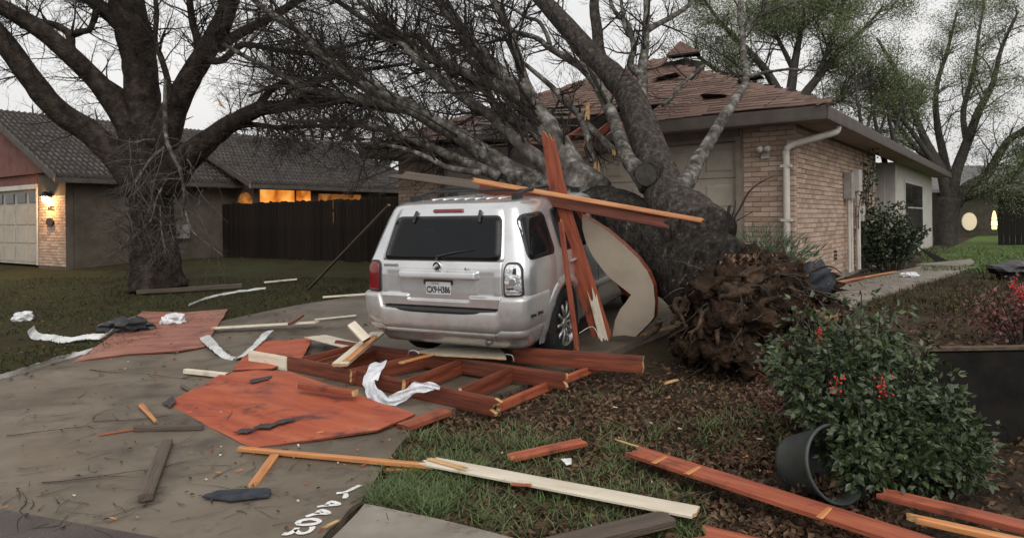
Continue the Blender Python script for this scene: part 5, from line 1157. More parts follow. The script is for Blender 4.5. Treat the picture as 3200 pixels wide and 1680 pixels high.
# roof rails, ribs
for sx in (1, -1):
    P = [(sx * .59, .50, 1.59), (sx * .58, .62, 1.645), (sx * .575, .80, 1.69), (sx * .57, 1.3, 1.715), (sx * .57, 1.8, 1.70), (sx * .575, 2.1, 1.64), (sx * .58, 2.25, 1.58)]
    pp, rd = catmull([(V(p), .020) for p in P], 4); b = Acc(); b.tube(pp, rd, 8); rl = b.obj('roof_rail', 'trimblack', car, smooth=True, world=False)
    for y in (.62, 1.35, 2.1): b = Acc(); b.box((sx * .58, y, 1.635), (.05, .14, .08)); b.obj('rail_foot', 'trimblack', rl, world=False)
for y in (.95, 1.75): b = Acc(); b.tube([V((-.565, y, 1.69)), V((-.3, y, 1.70)), V((.3, y, 1.70)), V((.565, y, 1.69))], [.013] * 4, 6); b.obj('cross_bar', 'trimblack', car, world=False)
for x in (-.38, -.25, -.12, .0, .12, .25, .38):
    pts = []
    for k_ in range(16):
        y = .62 + 1.5 * k_ / 15
        z = 1.639
        while z > 1.55 and not (sec(z)[2] > abs(x) + .01 and yrear(x, z) < y and xside(y, z) > abs(x)): z -= .002
        pts.append(V((x, y, z - .006)))
    b = Acc(); b.tube(pts, [.018] * 16, 6); b.obj('roof_rib', 'paint', car, smooth=True, world=False)
# wheels
def wheel(sx, yc, z=.36):
    w = bpy.data.objects.new('wheel', None); w.empty_display_size = .1; link(w, car, False); w.location = (sx * .765, yc, z)
    if sx < 0: w.rotation_euler = (0, 0, math.pi)
    prof_ = [(-.11, .225), (-.115, .30), (-.10, .345), (-.06, .362), (.06, .362), (.10, .345), (.115, .30), (.11, .225), (.09, .215)]
    n_ = 40; v = [V((x, r_ * math.cos(2 * math.pi * i / n_), r_ * math.sin(2 * math.pi * i / n_))) for x, r_ in prof_ for i in range(n_)]
    f = [(j * n_ + i, j * n_ + (i + 1) % n_, (j + 1) * n_ + (i + 1) % n_, (j + 1) * n_ + i) for j in range(len(prof_) - 1) for i in range(n_)]
    b = Acc(); b.add(v, f); b.obj('tyre', 'rubber', w, smooth=True, world=False)
    prof_ = [(.112, .224), (.10, .212), (.05, .200), (.0, .195), (-.02, 0.02)]
    v = [V((x, r_ * math.cos(2 * math.pi * i / n_), r_ * math.sin(2 * math.pi * i / n_))) for x, r_ in prof_ for i in range(n_)]
    f = [(j * n_ + i, j * n_ + (i + 1) % n_, (j + 1) * n_ + (i + 1) % n_, (j + 1) * n_ + i) for j in range(len(prof_) - 1) for i in range(n_)]
    b = Acc(); b.add(v, f, 1); b.m = [0 if i < 2 * n_ else 1 for i in range(len(f))]; rm = b.obj('rim', ['rim', 'trimblack'], w, smooth=True, world=False)
    for i in range(10):
        a_ = 2 * math.pi * i / 10; c_, s_ = math.cos(a_), math.sin(a_); b = Acc()
        b.tube([V((.085, .04 * c_, .04 * s_)), V((.098, .11 * c_, .11 * s_)), V((.088, .205 * c_, .205 * s_))], [.013, .015, .020], 6); b.obj('spoke', 'rim', rm, smooth=True, world=False)
    b = Acc(); b.tube([V((.06, 0, 0)), V((.10, 0, 0)), V((.106, 0, 0))], [.055, .052, .035], 18); b.obj('hub_cap', 'rim', rm, smooth=True, world=False)
for sx in (1, -1):
    for yc in (1.0, 3.62): wheel(sx, yc)

# ================================================================== DEBRIS
X0 = V((1, 0, 0))
def Tp(px, py, h): return G(px, py, h)
# --- upright and crossing boards at the car
board('plank', at(1882, 1052, 7.32), at(1752, 650, 7.2), .20, .022, ['redwood', 'rawwood'], 'tall red board standing in the ground leaning against the fallen trunk', wdir=V((.95, -.28, 0)), ends=(.05, .02))
board('plank', at(1757, 672, 7.222), at(1712, 425, 7.12), .20, .020, ['redwood', 'rawwood'], 'tapering red board upper length leaning above the car roof', wdir=V((.95, -.28, 0)), ends=(.02, .07), taper=.62)
board('plank', at(1886, 1058, 7.28), at(1850, 915, 7.235), .085, .012, ['cream', 'rawwood'], 'cream splintered strip nailed at the foot of the red standing board', wdir=V((.95, -.28, 0)), ends=(.04, .10))
board('batten', at(1803, 1088, 6.95), at(1752, 690, 6.9), .05, .03, ['redwood', 'rawwood'], 'thin red batten standing upright beside the car rear wheel', wdir=V((.95, -.3, 0)), ends=(.06, .03))
board('batten', at(1478, 563, 7.3), at(2196, 690, 6.75), .045, .035, ['orange', 'rawwood'], 'long bright orange batten lying across the car roof and trunk', wdir=V((.15, .2, .95)), ends=(.02, .02))
board('plank', at(1240, 545, 8.1), at(1560, 588, 7.55), .10, .03, ['wetwood', 'rawwood'], 'dark weathered plank pointing left from the pile over the car roof', wdir=V((.1, .5, .85)), ends=(.12, .02))
board('plank', at(1500, 583, 7.42), at(2085, 692, 6.85), .13, .03, ['darkred', 'rawwood'], 'dark red plank under the bright orange batten on the trunk', wdir=V((.15, .15, .95)), ends=(.02, .04))
# curved hardboard panel against the trunk
outl = [(1818, 672), (1850, 690), (1900, 722), (1950, 765), (1992, 805), (2024, 848), (2042, 890), (2047, 945), (2044, 990), (2030, 1008), (2008, 1030), (1985, 1052), (1950, 1046), (1914, 1050), (1922, 1000), (1938, 965), (1955, 945), (1972, 920), (1940, 895), (1905, 868), (1880, 838), (1852, 800), (1832, 760), (1820, 715)]
a = Acc(); n_ = len(outl); fr_, bk = [], []
def panelY(x, y): return 7.25 + .5 * (y - 670) / 380 - .25 * (x - 1818) / 230
front = [at(x, y, panelY(x, y)) for x, y in outl]; back = [at(x + 10, y - 4, panelY(x, y) + .03) for x, y in outl]
for t3 in tessellate_polygon([[V((x, y, 0)) for x, y in outl]]):
    i, j, k = t3; a.add([front[i], front[j], front[k]], [(0, 1, 2)], 0); a.add([back[i], back[k], back[j]], [(0, 1, 2)], 1)
for i in range(n_): a.quad(front[i], front[(i + 1) % n_], back[(i + 1) % n_], back[i], 1)
a.obj('hardboard_panel', ['offwhite', 'darkred'], None, label='curved off-white hardboard panel propped between the car and the trunk', cat='panel')
board('torn_edge_board', at(1803, 655, 7.34), at(1958, 922, 7.76), .06, .03, ['darkred', 'rawwood'], 'dark ragged red board edge behind the off-white hardboard panel', wdir=V((.9, -.1, .45)), ends=(.05, .04), bow=.05)

# --- broken wall frame on the ground: rails and rungs are parts
wf = thing('broken_wall_frame', 'broken red lumber ladder frame lying flat behind the car', 'frame', G(1250, 1240))
def rail(p0, p1, h, name='rail', m=('darkred', 'rawwood'), ht=.14, th_=.038, ends=(.01, .01)):
    A, B = Tp(p0[0], p0[1], h), Tp(p1[0], p1[1], h); A = A - UP * ht / 2; B = B - UP * ht / 2
    return board(name, A, B, ht, th_, list(m), wdir=UP, parent=wf, ends=ends)
rail((898, 1112), (1552, 1243), .17, ends=(.01, .06)); rail((1050, 1062), (1768, 1165), .20, ends=(.02, .03))
rail((1262, 1186), (1440, 1122), .19, 'rung'); rail((1438, 1212), (1606, 1141), .19, 'rung'); rail((1096, 1152), (1330, 1104), .19, 'rung')
rail((940, 1116), (1100, 1078), .18, 'rung'); rail((990, 1128), (1090, 1098), .17, 'rung'); rail((1010, 1136), (1180, 1090), .16, 'rung')
rail((1556, 1256), (1720, 1188), .10, 'rung', m=('redwood', 'rawwood'), ht=.08); rail((1740, 1182), (1895, 1124), .12, 'rung', m=('redwood', 'rawwood'), ht=.07, ends=(.02, .05))
A = Tp(780, 1094, .17) - UP * .07; B = Tp(896, 1114, .17) - UP * .07; board('painted_end', A, B, .14, .03, ['cream', 'cream'], wdir=UP, parent=wf)
rail((1602, 1082), (2010, 1112), .26, 'rail', ht=.15)
board('plank', Tp(1610, 1080, .26), Tp(1640, 1128, .10), .15, .03, ['darkred', 'rawwood'], 'short dark red block at the foot of the car wheel', wdir=V((1, -.3, 0)))
board('plank', Tp(1060, 1140, .22), Tp(1180, 1040, .30), .15, .03, ['cream', 'rawwood'], 'cream painted plank lying over the red ladder frame', ends=(.01, .01))
board('plank', Tp(1082, 1128, .245), Tp(1170, 1052, .315), .075, .012, ['orange', 'rawwood'], 'orange bare strip lying on the cream plank by the bumper', ends=(.05, .08))
board('plank', Tp(1098, 1012, .50), Tp(1146, 1062, .36), .09, .04, ['cream', 'darkred'], 'short cream topped wood block tilted above the ladder frame', wdir=V((.8, .5, .3)))
board('plank', Tp(985, 1050, .14), Tp(1105, 1080, .16), .26, .015, ['cream', 'rawwood'], 'tan fibreboard offcut behind the ladder frame', ends=(.03, .05))
board('plank', Tp(1255, 1132, .22), Tp(1345, 1108, .23), .06, .02, ['orange', 'rawwood'], 'short orange splinter resting on a rung of the frame', ends=(.03, .06))
# cream foam sheet behind the bumper
sheet('foam_board', jagged([Tp(1298, 1097, .22), Tp(1390, 1080, .235), Tp(1440, 1086, .24), Tp(1562, 1082, .24), Tp(1582, 1120, .235), Tp(1500, 1115, .24), Tp(1360, 1107, .23)], .012, 4), .012, ['cream', 'rawwood'], 'torn cream board sheet lying on the frame below the rear bumper')
# wet leaf flecks stuck to the car
fk = Acc(); fr2 = random.Random(2); cmx = car.matrix_basis
for x, z, s_ in ((.115, 1.0, .016), (.30, 1.02, .022), (.325, 1.008, .012), (.36, 1.0, .008), (-.17, .76, .009), (.24, .90, .006), (-.2, .70, .005), (-.13, .69, .006), (.55, 1.03, .008), (.2, .72, .006), (.79, .73, .01), (-.42, .86, .006), (-.05, 1.3, .01), (.4, .70, .006)):
    p = rear(x, z, .048 if z < 1.06 else .03); fk.add([cmx @ (p + V((fr2.uniform(-1, 1) * s_, 0, fr2.uniform(-1, 1) * s_ * .8))) for _ in range(5)], [(0, 1, 2), (0, 2, 3), (1, 3, 4)])
fk.obj('leaf_flecks', 'tar', None, kind='stuff', label='dark wet leaf flecks stuck on the car gate', cat='leaves')
# strings
for i, pts in enumerate(([(1275, 1110, .2), (1280, 1096, .26), (1300, 1095, .26), (1310, 1105, .23)], [(1580, 1106, .26), (1600, 1110, .26), (1606, 1128, .2)], [(1745, 1075, .2), (1760, 1040, .3), (1790, 1060, .22), (1810, 1070, .18)], [(1810, 1040, .3), (1850, 1020, .36), (1870, 1050, .3), (1862, 1070, .2)])):
    pp, rd = catmull([(Tp(*p), .004) for p in pts], 5); a = Acc(); a.tube(pp, rd, 5); a.obj('wire', 'whitemetal', None, label=('thin white wire curling from the left of the torn foam sheet', 'thin white wire curling from the right of the torn foam sheet', 'thin wire tangled by the rear wheel', 'pale looped wire between the standing boards')[i], cat='wire')
# white plastic wrap draped over the rail
def drape():
    ctr = [(1185, 1130, .22, .16), (1172, 1155, .20, .16), (1160, 1180, .16, .15), (1158, 1210, .10, .14), (1175, 1238, .06, .14), (1210, 1255, .05, .12), (1255, 1238, .10, .12), (1290, 1215, .17, .11), (1330, 1206, .19, .08), (1375, 1210, .19, .03)]
    v = []; n_ = len(ctr); P = [(Tp(x, y, h), w) for x, y, h, w in ctr]; pp, ww = catmull(P, 5); m = len(pp); a = Acc(); K = 8
    for i in range(m):
        t = (pp[min(i + 1, m - 1)] - pp[max(0, i - 1)]).normalized(); s_ = V((0, 0, 1)) - t * t.z if 12 < i < 28 else UP.cross(t); s_ = (s_ * .6 + V((.7, -.2, .25))).normalized()
        if i > 24: s_ = (V((.25, .1, .95))).normalized()
        for j in range(K + 1):
            u = j / K - .5; v.append(pp[i] + s_ * u * ww[i] + V((0, -.012 - .01 * math.sin(j * 1.7 + i * .5), .008 * math.sin(i * .9 + j))))
    f = [(i * (K + 1) + j, i * (K + 1) + j + 1, (i + 1) * (K + 1) + j + 1, (i + 1) * (K + 1) + j) for i in range(m - 1) for j in range(K)]
    a.add(v, f); a.add([p + V((0, .003, -.002)) for p in v], [q[::-1] for q in f])
    a.obj('plastic_wrap', 'cloth', None, smooth=True, label='twisted white plastic wrap draped over the red frame rail', cat='plastic wrap')
drape()
# --- plywood sheets
pw = [Tp(520, 1258, .03), Tp(560, 1238, .05), Tp(625, 1205, .06), Tp(690, 1168, .08), Tp(800, 1155, .09), Tp(905, 1160, .09), Tp(1040, 1205, .09), Tp(1180, 1255, .08), Tp(1298, 1292, .07), Tp(1180, 1342, .06), Tp(980, 1372, .05), Tp(788, 1398, .035), Tp(690, 1350, .035), Tp(600, 1302, .03)]
sheet('plywood_sheet', jagged(pw, .010, 3), .014, ['ply', 'darkred'], 'big torn red plywood sheet flat on the driveway in front of the frame', 'plywood', axis=Tp(1298, 1292, 0) - Tp(690, 1168, 0))
def tar(name, px, label):
    sheet(name, jagged([Tp(x, y, h) for x, y, h in px], .012, 3), .003, 'tar', label, 'tar paper')
tar('tar_paper_scrap', [(728, 1350, .055), (760, 1336, .06), (790, 1338, .06), (812, 1322, .065), (850, 1322, .068), (880, 1308, .073), (935, 1301, .079), (918, 1312, .075), (870, 1322, .070), (845, 1336, .066), (800, 1336, .063), (770, 1352, .055)], 'long black tar paper scrap stuck on the big plywood sheet')
tar('tar_paper_scrap', [(780, 1185, .093), (850, 1172, .095), (840, 1184, .094), (785, 1195, .090)], 'small black tar scrap near the plywood back edge')
tar('tar_paper_scrap', [(505, 1258, .05), (540, 1236, .062), (552, 1252, .06), (528, 1272, .05)], 'black tar scrap at the pointed plywood tip')
sheet('plywood_sheet', jagged([Tp(222, 1132, .03), Tp(330, 1062, .03), Tp(445, 972, .04), (Tp(580, 975, .04)), Tp(712, 965, .04), Tp(690, 1000, .05), Tp(640, 1082, .05), Tp(560, 1095, .06), Tp(400, 1105, .05), Tp(300, 1118, .05)], .012, 3), .014, ['plypink', 'darkred'], 'weathered pinkish red plywood sheet lying half on the lawn', 'plywood', axis=V((1, .2, 0)))
sheet('plywood_sheet', jagged([Tp(728, 1155, .05), Tp(760, 1110, .06), Tp(830, 1065, .07), Tp(975, 1056, .10), Tp(968, 1075, .10), Tp(945, 1115, .09), Tp(850, 1150, .06)], .010, 3), .014, ['ply', 'darkred'], 'smaller red plywood piece behind the cream painted rail end', 'plywood', axis=V((1, .3, 0)))
board('plank', Tp(934, 1203, .14), Tp(1110, 1226, .14), .07, .05, ['redwood', 'rawwood'], 'short red offcut with splintered ends on the big plywood sheet', ends=(.03, .02))
board('plank', Tp(1258, 1335, .05), Tp(1392, 1285, .07), .14, .04, ['redwood', 'darkred'], 'short red lumber block at the driveway edge beside the frame')
# --- foreground boards
board('batten', Tp(757, 1402, .05), Tp(1350, 1456, .06), .045, .03, ['orange', 'rawwood'], 'long thin orange batten on the driveway ending at the cream trim', ends=(.05, .02))
board('plank', Tp(858, 1424, .04), Tp(790, 1518, .03), .055, .03, ['orange', 'rawwood'], 'short orange splintered stake under the long thin batten', ends=(.01, .04))
board('plank', Tp(1212, 1468, .02), Tp(1320, 1462, .03), .05, .02, ['orange', 'rawwood'], 'small orange splinter in the grass beside the batten', ends=(.03, .03))
trim = board('trim_board', Tp(1338, 1440, .07), Tp(2178, 1600, .09), .145, .018, ['cream', 'rawwood'], 'long cream painted trim board split at one end on the grass', ends=(.03, .015))
board('split_wood', Tp(1340, 1432, .084), Tp(1450, 1462, .088), .05, .004, ['rawwood', 'rawwood'], parent=trim, ends=(.01, .07))
board('plank', Tp(1600, 1512, .10), Tp(1662, 1515, .10), .03, .01, ['redwood', 'rawwood'], 'tiny red chip lying on the cream trim board', ends=(.01, .01))
board('plank', Tp(1725, 1705, .06), Tp(2090, 1618, .07), .13, .04, ['wetwood', 'wetwood'], 'dark wet plank lying under the end of the cream trim board', ends=(.01, .01))
long_plank = board('plank', Tp(1992, 1412, .10), Tp(3120, 1775, .12), .165, .03, ['redwood', 'rawwood'], 'longest brick red plank in front of the tipped plant pot', ends=(.05, .02), r=random.Random(3))
for u, w_ in ((.09, .02), (.215, .025), (.62, .02)):
    A = Tp(1992, 1412, .1165).lerp(Tp(3120, 1775, .1365), u); d = (Tp(3120, 1775, .12) - Tp(1992, 1412, .10)).normalized(); s_ = UP.cross(d)
    board('scrape_mark', A - s_ * .078 + d * .02, A + s_ * .078 - d * .01, .035, .002, ['orange', 'orange'], parent=long_plank, ends=(.004, .004), taper=.7)
board('plank', Tp(1935, 1376, .10), Tp(2025, 1405, .10), .012, .01, ['rawwood', 'rawwood'], 'thin pale splinter at the broken end of the longest plank', ends=(.05, .01))
board('plank', Tp(2775, 1545, .14), Tp(3280, 1665, .14), .11, .035, ['redwood', 'rawwood'], 'dull red plank at the foot of the berry shrub', ends=(.04, .02))
board('plank', Tp(2860, 1620, .13), Tp(3280, 1712, .13), .06, .03, ['orange', 'rawwood'], 'orange edged plank between two red planks by the shrub', ends=(.04, .02))
board('plank', Tp(2195, 1668, .06), Tp(2520, 1745, .06), .16, .03, ['redwood', 'rawwood'], 'red plank end poking up below the cream trim board', ends=(.03, .02))
board('plank', Tp(1592, 1430, .05), Tp(1822, 1380, .07), .115, .03, ['redwood', 'orange'], 'short red plank on leaf litter behind the cream trim', ends=(.03, .015))
# small bits on the driveway
sheet('slate_piece', jagged([Tp(630, 1548, .05), Tp(680, 1530, .05), Tp(830, 1522, .05), Tp(848, 1530, .05), Tp(840, 1548, .05), Tp(720, 1562, .05)], .008, 3), .008, 'slate', 'dark blue grey roofing piece flat on the driveway', 'slate')
board('stick', Tp(455, 1553, .06), Tp(522, 1380, .05), .075, .04, ['wetwood', 'wetwood'], 'soaked brown post piece lying alone on the driveway')
board('stick', Tp(428, 1338, .05), Tp(632, 1334, .05), .04, .04, ['wetwood', 'wetwood'], 'round wet brown stick beside the plywood tip', ends=(.02, .02))
board('stick', Tp(310, 1358, .04), Tp(430, 1339, .04), .02, .01, ['redwood', 'redwood'], 'thin red splinter touching the round wet stick', ends=(.03, .02))
board('stick', Tp(440, 1264, .05), Tp(488, 1318, .05), .045, .02, ['orange', 'rawwood'], 'small pointed orange wood chip on the driveway', ends=(.06, .04), taper=.5)
board('stick', Tp(568, 1205, .05), Tp(598, 1222, .05), .03, .02, ['wetwood', 'rawwood'], 'tiny grey chip near the plywood corner')
board('plank', Tp(580, 1158, .07), Tp(712, 1172, .07), .06, .045, ['cream', 'darkred'], 'short cream lumber offcut beyond the big plywood sheet')
board('plank', Tp(1018, 1644, .05), Tp(1050, 1628, .05), .02, .01, ['rawwood', 'rawwood'], 'yellow wood sliver beside the painted number', ends=(.02, .02))
board('plank', Tp(990, 1352, .05), Tp(1010, 1348, .05), .03, .012, ['orange', 'rawwood'], 'tiny orange chip at the plywood front edge')
# left side: cream plank, white metal strips, foam, bag
board('plank', Tp(672, 1024, .09), Tp(990, 1006, .11), .16, .02, ['cream', 'rawwood'], 'long cream plank lying across the driveway edge', ends=(.06, .03))
board('plank', Tp(905, 1012, .15), Tp(945, 985, .15), .05, .03, ['darkred', 'darkred'], 'tiny dark block on the long cream plank')
board('plank', Tp(985, 998, .06), Tp(1112, 985, .06), .05, .02, ['cream', 'darkred'], 'thin cream strip beyond the long cream plank', ends=(.02, .02))
def wm(name, px, w0, w1, label, curl=.01): ribbon(name, [Tp(*p) for p in px], (w0, w1), .006, 'whitemetal', label, 'metal strip', curl=curl)
wm('metal_flashing', [(-30, 1186, .05), (60, 1160, .06), (150, 1130, .07), (220, 1112, .06), (285, 1094, .08)], (.03, .14, .05), (.03, .12, .05), 'long bent white metal strip along the lawn edge')
wm('metal_flashing', [(96, 1028, .16), (112, 1050, .06), (160, 1055, .05), (205, 1062, .05), (270, 1052, .08), (320, 1050, .07), (350, 1034, .10)], (.03, .09, .06), (.02, .10, .05), 'crumpled white metal strip lying on the lawn')
wm('metal_flashing', [(640, 1052, .08), (665, 1080, .08), (700, 1110, .05), (735, 1122, .04)], (.11, .05, .03), (.05, .02, .02), 'short cream metal strip pointing at the red plywood')
wm('metal_flashing', [(838, 1036, .12), (812, 1065, .08), (780, 1095, .06), (748, 1120, .05)], (.12, .05, .03), (.09, .04, .03), 'narrow bluish white metal strip beside the smaller plywood')
wm('metal_strip', [(590, 952, .06), (650, 930, .07), (720, 915, .07), (830, 900, .08)], (.0, .05, .03), (.0, .04, .03), 'long thin white strip curving on the lawn behind the plywood', 0)
board('stick', Tp(825, 882, .06), Tp(928, 872, .06), .07, .03, ['cream', 'rawwood'], 'pale board lying on the lawn near the fence')
board('timber', Tp(430, 912, .08), Tp(760, 892, .08), .09, .08, ['wetwood', 'wetwood'], 'mossy landscape timber on the lawn at the tree foot')
board('stick', Tp(1010, 928, .07), Tp(1150, 918, .08), .05, .03, ['cream', 'rawwood'], 'pale strip lying beside the car on the drive')
def lump(name, px, py, Y_h, rad, m, label, cat, seed, amp=.35):
    c = Tp(px, py, Y_h); v_, f_ = blob(c, rad, seed, amp, 3, 1.8); a = Acc(); a.add(v_, f_); a.obj(name, m, None, smooth=False, label=label, cat=cat)
lump('foam_lump', 70, 990, .07, (.17, .14, .09), 'foam', 'crumpled white foam lump on the dark lawn', 'foam', 3)
lump('foam_lump', 543, 998, .10, (.17, .14, .09), 'foam', 'white foam lump sitting on the weathered plywood', 'foam', 6)
lump('plastic_bag', 400, 1020, .09, (.34, .2, .13), 'blackplastic', 'crumpled black plastic bag at the plywood edge', 'bag', 11, .5)
# leaning pole left of the car
board('pole', Tp(965, 902, .02), at(1216, 640, 11.0), .05, .03, ['wetwood', 'rawwood'], 'long thin brown pole leaning up toward the brick house corner', 'pole')
# paper scrap in grass and bright bits by the rootball
sheet('paper_scrap', [Tp(1752, 1432, .05), Tp(1785, 1430, .07), Tp(1786, 1448, .05), Tp(1770, 1452, .04)], .003, 'foam', 'small white paper scrap in the grass by the red plank', 'paper')
for i, (x0, y0, x1, y1, w, m_, lb_) in enumerate(((2310, 1130, 2420, 1195, .025, 'redwood', 'thin red stick in front of the root ball'), (2400, 1156, 2480, 1136, .03, 'rawwood', 'pale wood shard at the root ball foot'), (2010, 1045, 2105, 1020, .05, 'rawwood', 'orange broken stick between the panel and the root ball'), (2085, 1195, 2110, 1188, .03, 'rawwood', 'small yellow chip on the mulch'),
        (2620, 880, 2795, 848, .06, 'orange', 'orange broken lath beside the footpath'), (2600, 890, 2700, 866, .04, 'redwood', 'red lath beside the orange one at the house'))):
    board('stick', Tp(x0, y0, .05), Tp(x1, y1, .06), w, .02, [m_, 'rawwood'], lb_, ends=(.04, .03))
sheet('concrete_slab', [Tp(2862, 825, .06), Tp(3035, 808, .07), Tp(3045, 818, .07), Tp(2985, 829, .06)], .05, 'walk', 'pale broken board sheet at the end of the footpath', 'slab')
lump('foam_lump', 2840, 858, .06, (.16, .1, .05), 'foam', 'small white foam scrap on the footpath', 'foam', 21)
lump('plastic_bag', 3180, 845, .12, (.5, .3, .16), 'blackplastic', 'dark tarp heap on the green back lawn', 'tarp', 31, .4)
a = Acc(); A, B = at(2868, 770, 17.5), at(2925, 815, 16.5); a.slab([A, B, B + V((.1, -.6, -.05)), A + V((.0, -.5, -.1))], UP, .02); a.obj('fallen_gutter_piece', 'felt', None, label='dark roofing scrap leaning by the white wall shrub', cat='roofing')

# --- tipped plant pot
pot = thing('plant_pot', 'grey green plastic plant pot tipped on its side by the shrub', 'pot', G(2560, 1545))
c = at(2612, 1448, 3.82); axp = V((.34, -.90, .28)).normalized()   # opening direction
u_ = axp.orthogonal().normalized(); w_ = axp.cross(u_); v, f = [], []; n_ = 40
prof_ = [(-.30, .02), (-.30, .15), (-.27, .155), (0, .195), (.0, .208), (.02, .208), (.02, .195), (-.25, .148), (-.25, .0)]
for d, r_ in prof_:
    for i in range(n_): q = 2 * math.pi * i / n_; v.append(c + axp * d + (u_ * math.cos(q) + w_ * math.sin(q)) * r_)
f = [(j * n_ + i, j * n_ + (i + 1) % n_, (j + 1) * n_ + (i + 1) % n_, (j + 1) * n_ + i) for j in range(len(prof_) - 1) for i in range(n_)]
a = Acc(); a.add(v, f); a.obj('shell', 'pot', pot, smooth=True)
a = Acc(); r7 = random.Random(4)
for i in range(420):
    d = r7.uniform(-.26, .0); ang = r7.uniform(-1.3, 1.3); rad = r7.uniform(.05, .185)
    dn = (-UP + axp * UP.dot(axp)).normalized(); sd_ = axp.cross(dn); p = c + axp * d + (dn * math.cos(ang) + sd_ * math.sin(ang)) * rad; q = rvec(r7); u = q.orthogonal().normalized(); w = q.cross(u); s_ = r7.uniform(.012, .03)
    if rad * math.cos(ang) < .07: continue
    a.add([p - u * s_, p - w * s_ * .5, p + u * s_, p + w * s_ * .5], [(0, 1, 2, 3)])
a.obj('potting_litter', 'leaf', pot, kind='stuff')
# --- black box behind shrub
bb = thing('black_panel', 'low upright black metal panel with rusty top edge behind the berry shrub', 'panel', G(3100, 1500))
A = at(3300, 1085, 4.75); b = Acc(); c = V((A.x - .05, A.y, A.z - .38)); rot = Matrix.Translation(c) @ Matrix.Rotation(R(2), 4, 'Z')
bm = bmesh.new(); bmesh.ops.create_cube(bm, size=1); bmesh.ops.scale(bm, vec=(1.7, .05, .76), verts=bm.verts); bmesh.ops.bevel(bm, geom=bm.edges[:], offset=.02, segments=2, affect='EDGES')
b.add([v.co.copy() for v in bm.verts], [tuple(x.index for x in f_.verts) for f_ in bm.faces], 0, rot); bm.free(); b.obj('shell', 'blackbox', bb)
b = Acc(); b.box((0, 0, .385), (1.72, .07, .02), 0, rot); b.obj('edge', 'rust', bb)

# ================================================================== PLANTS
pr = random.Random(13)
def leafquad(acc, p, d, s_, n_=None):
    d = d.normalized(); u = (n_ or rvec(pr)).cross(d)
    if u.length < .1: u = d.orthogonal()
    u = u.normalized(); nn = d.cross(u); acc.add([p, p + d * s_ * .45 + u * s_ * .26 + nn * s_ * .05, p + d * s_, p + d * s_ * .45 - u * s_ * .26 + nn * s_ * .05], [(0, 1, 2), (0, 2, 3)])
def nandina(name, label, stems, lsize, m, center, rad, nber, perstem=60, mberry=True):
    t = thing(name, label, 'shrub', ground(center)); st, lf, br = Acc(), Acc(), Acc()
    for i in range(stems):
        q = pr.uniform(0, 2 * math.pi); rr_ = math.sqrt(pr.random()); tip = V(center) + V((math.cos(q) * rad[0] * rr_, math.sin(q) * rad[1] * rr_, rad[2] * (1 - .55 * rr_ ** 2) * pr.uniform(.62, 1.14)))
        base = ground(V(center) + V((math.cos(q), math.sin(q), 0)) * rr_ * rad[0] * .35)
        tip.z += gz(tip.x, tip.y); midp = base.lerp(tip, .5) + V((0, 0, .1)); pp, rd = catmull([(base, .007), (midp, .005), (tip, .003)], 5); st.tube(pp, rd, 4)
        for j in range(perstem):
            u = .22 + .78 * pr.random(); k = min(len(pp) - 2, int(u * (len(pp) - 1))); p = pp[k].lerp(pp[k + 1], u * (len(pp) - 1) - k)
            d = (rvec(pr) + V((0, 0, .15)) + (V((p.x - center[0], p.y - center[1], 0))) * .8).normalized(); o_ = p + d * pr.uniform(.03, .13)
            for kk in range(3): leafquad(lf, o_, d + rvec(pr) * .75 + V((0, 0, -.25)), lsize * pr.uniform(.4, 1.35))
    st.obj('stems', 'twig', t, kind='stuff'); lf.obj('leaves', m, t, kind='stuff')
    for c in nber:
        b = Acc(); sk = V(c) + V((0, 0, .05)); b.tube([sk, sk - V((.01, 0, .05)), sk - V((0, 0, .1))], [.0014] * 3, 4)
        for i in range(15):
            p = V(c) + V((pr.gauss(0, .024), pr.gauss(0, .016), pr.gauss(0, .03))); bm = bmesh.new(); bmesh.ops.create_icosphere(bm, subdivisions=1, radius=pr.uniform(.0055, .008)); b.add([v.co + p for v in bm.verts], [tuple(x.index for x in f_.verts) for f_ in bm.faces]); bm.free()
        b.obj('berry_cluster', 'berry', t, smooth=True, kind='stuff')
nandina('berry_shrub', 'dense green shrub with red berry clusters beside the tipped pot', 62, .048, 'shrubleaf', (2.08, 4.35, 0), (.62, .5, .98), [at(2758, 1205, 3.72), at(2618, 1205, 3.8), at(2562, 1048, 4.3)], 62)
nandina('berry_shrub', 'low green lower shoots of shrub behind the red planks', 34, .048, 'shrubleaf', (2.32, 4.0, 0), (.34, .3, .46), [], 50)
nandina('low_shrub', 'leafy shoots hanging over the mouth of the tipped pot', 26, .046, 'shrubleaf', (1.93, 3.88, 0), (.26, .2, .66), [], 56)
nandina('reddish_shrub', 'brownish red leaved seedlings between the root ball and berry shrub', 22, .034, 'redleaf', (2.0, 5.0, 0), (.34, .3, .55), [], 30)
nandina('red_berry_shrub', 'reddish shrub with bright berries at the right lawn edge', 26, .045, 'redleaf', (4.9, 6.8, 0), (.42, .4, .62), [at(3190, 905, 6.5), at(3180, 920, 6.5), at(3198, 930, 6.5), at(3168, 890, 6.6)], 30)
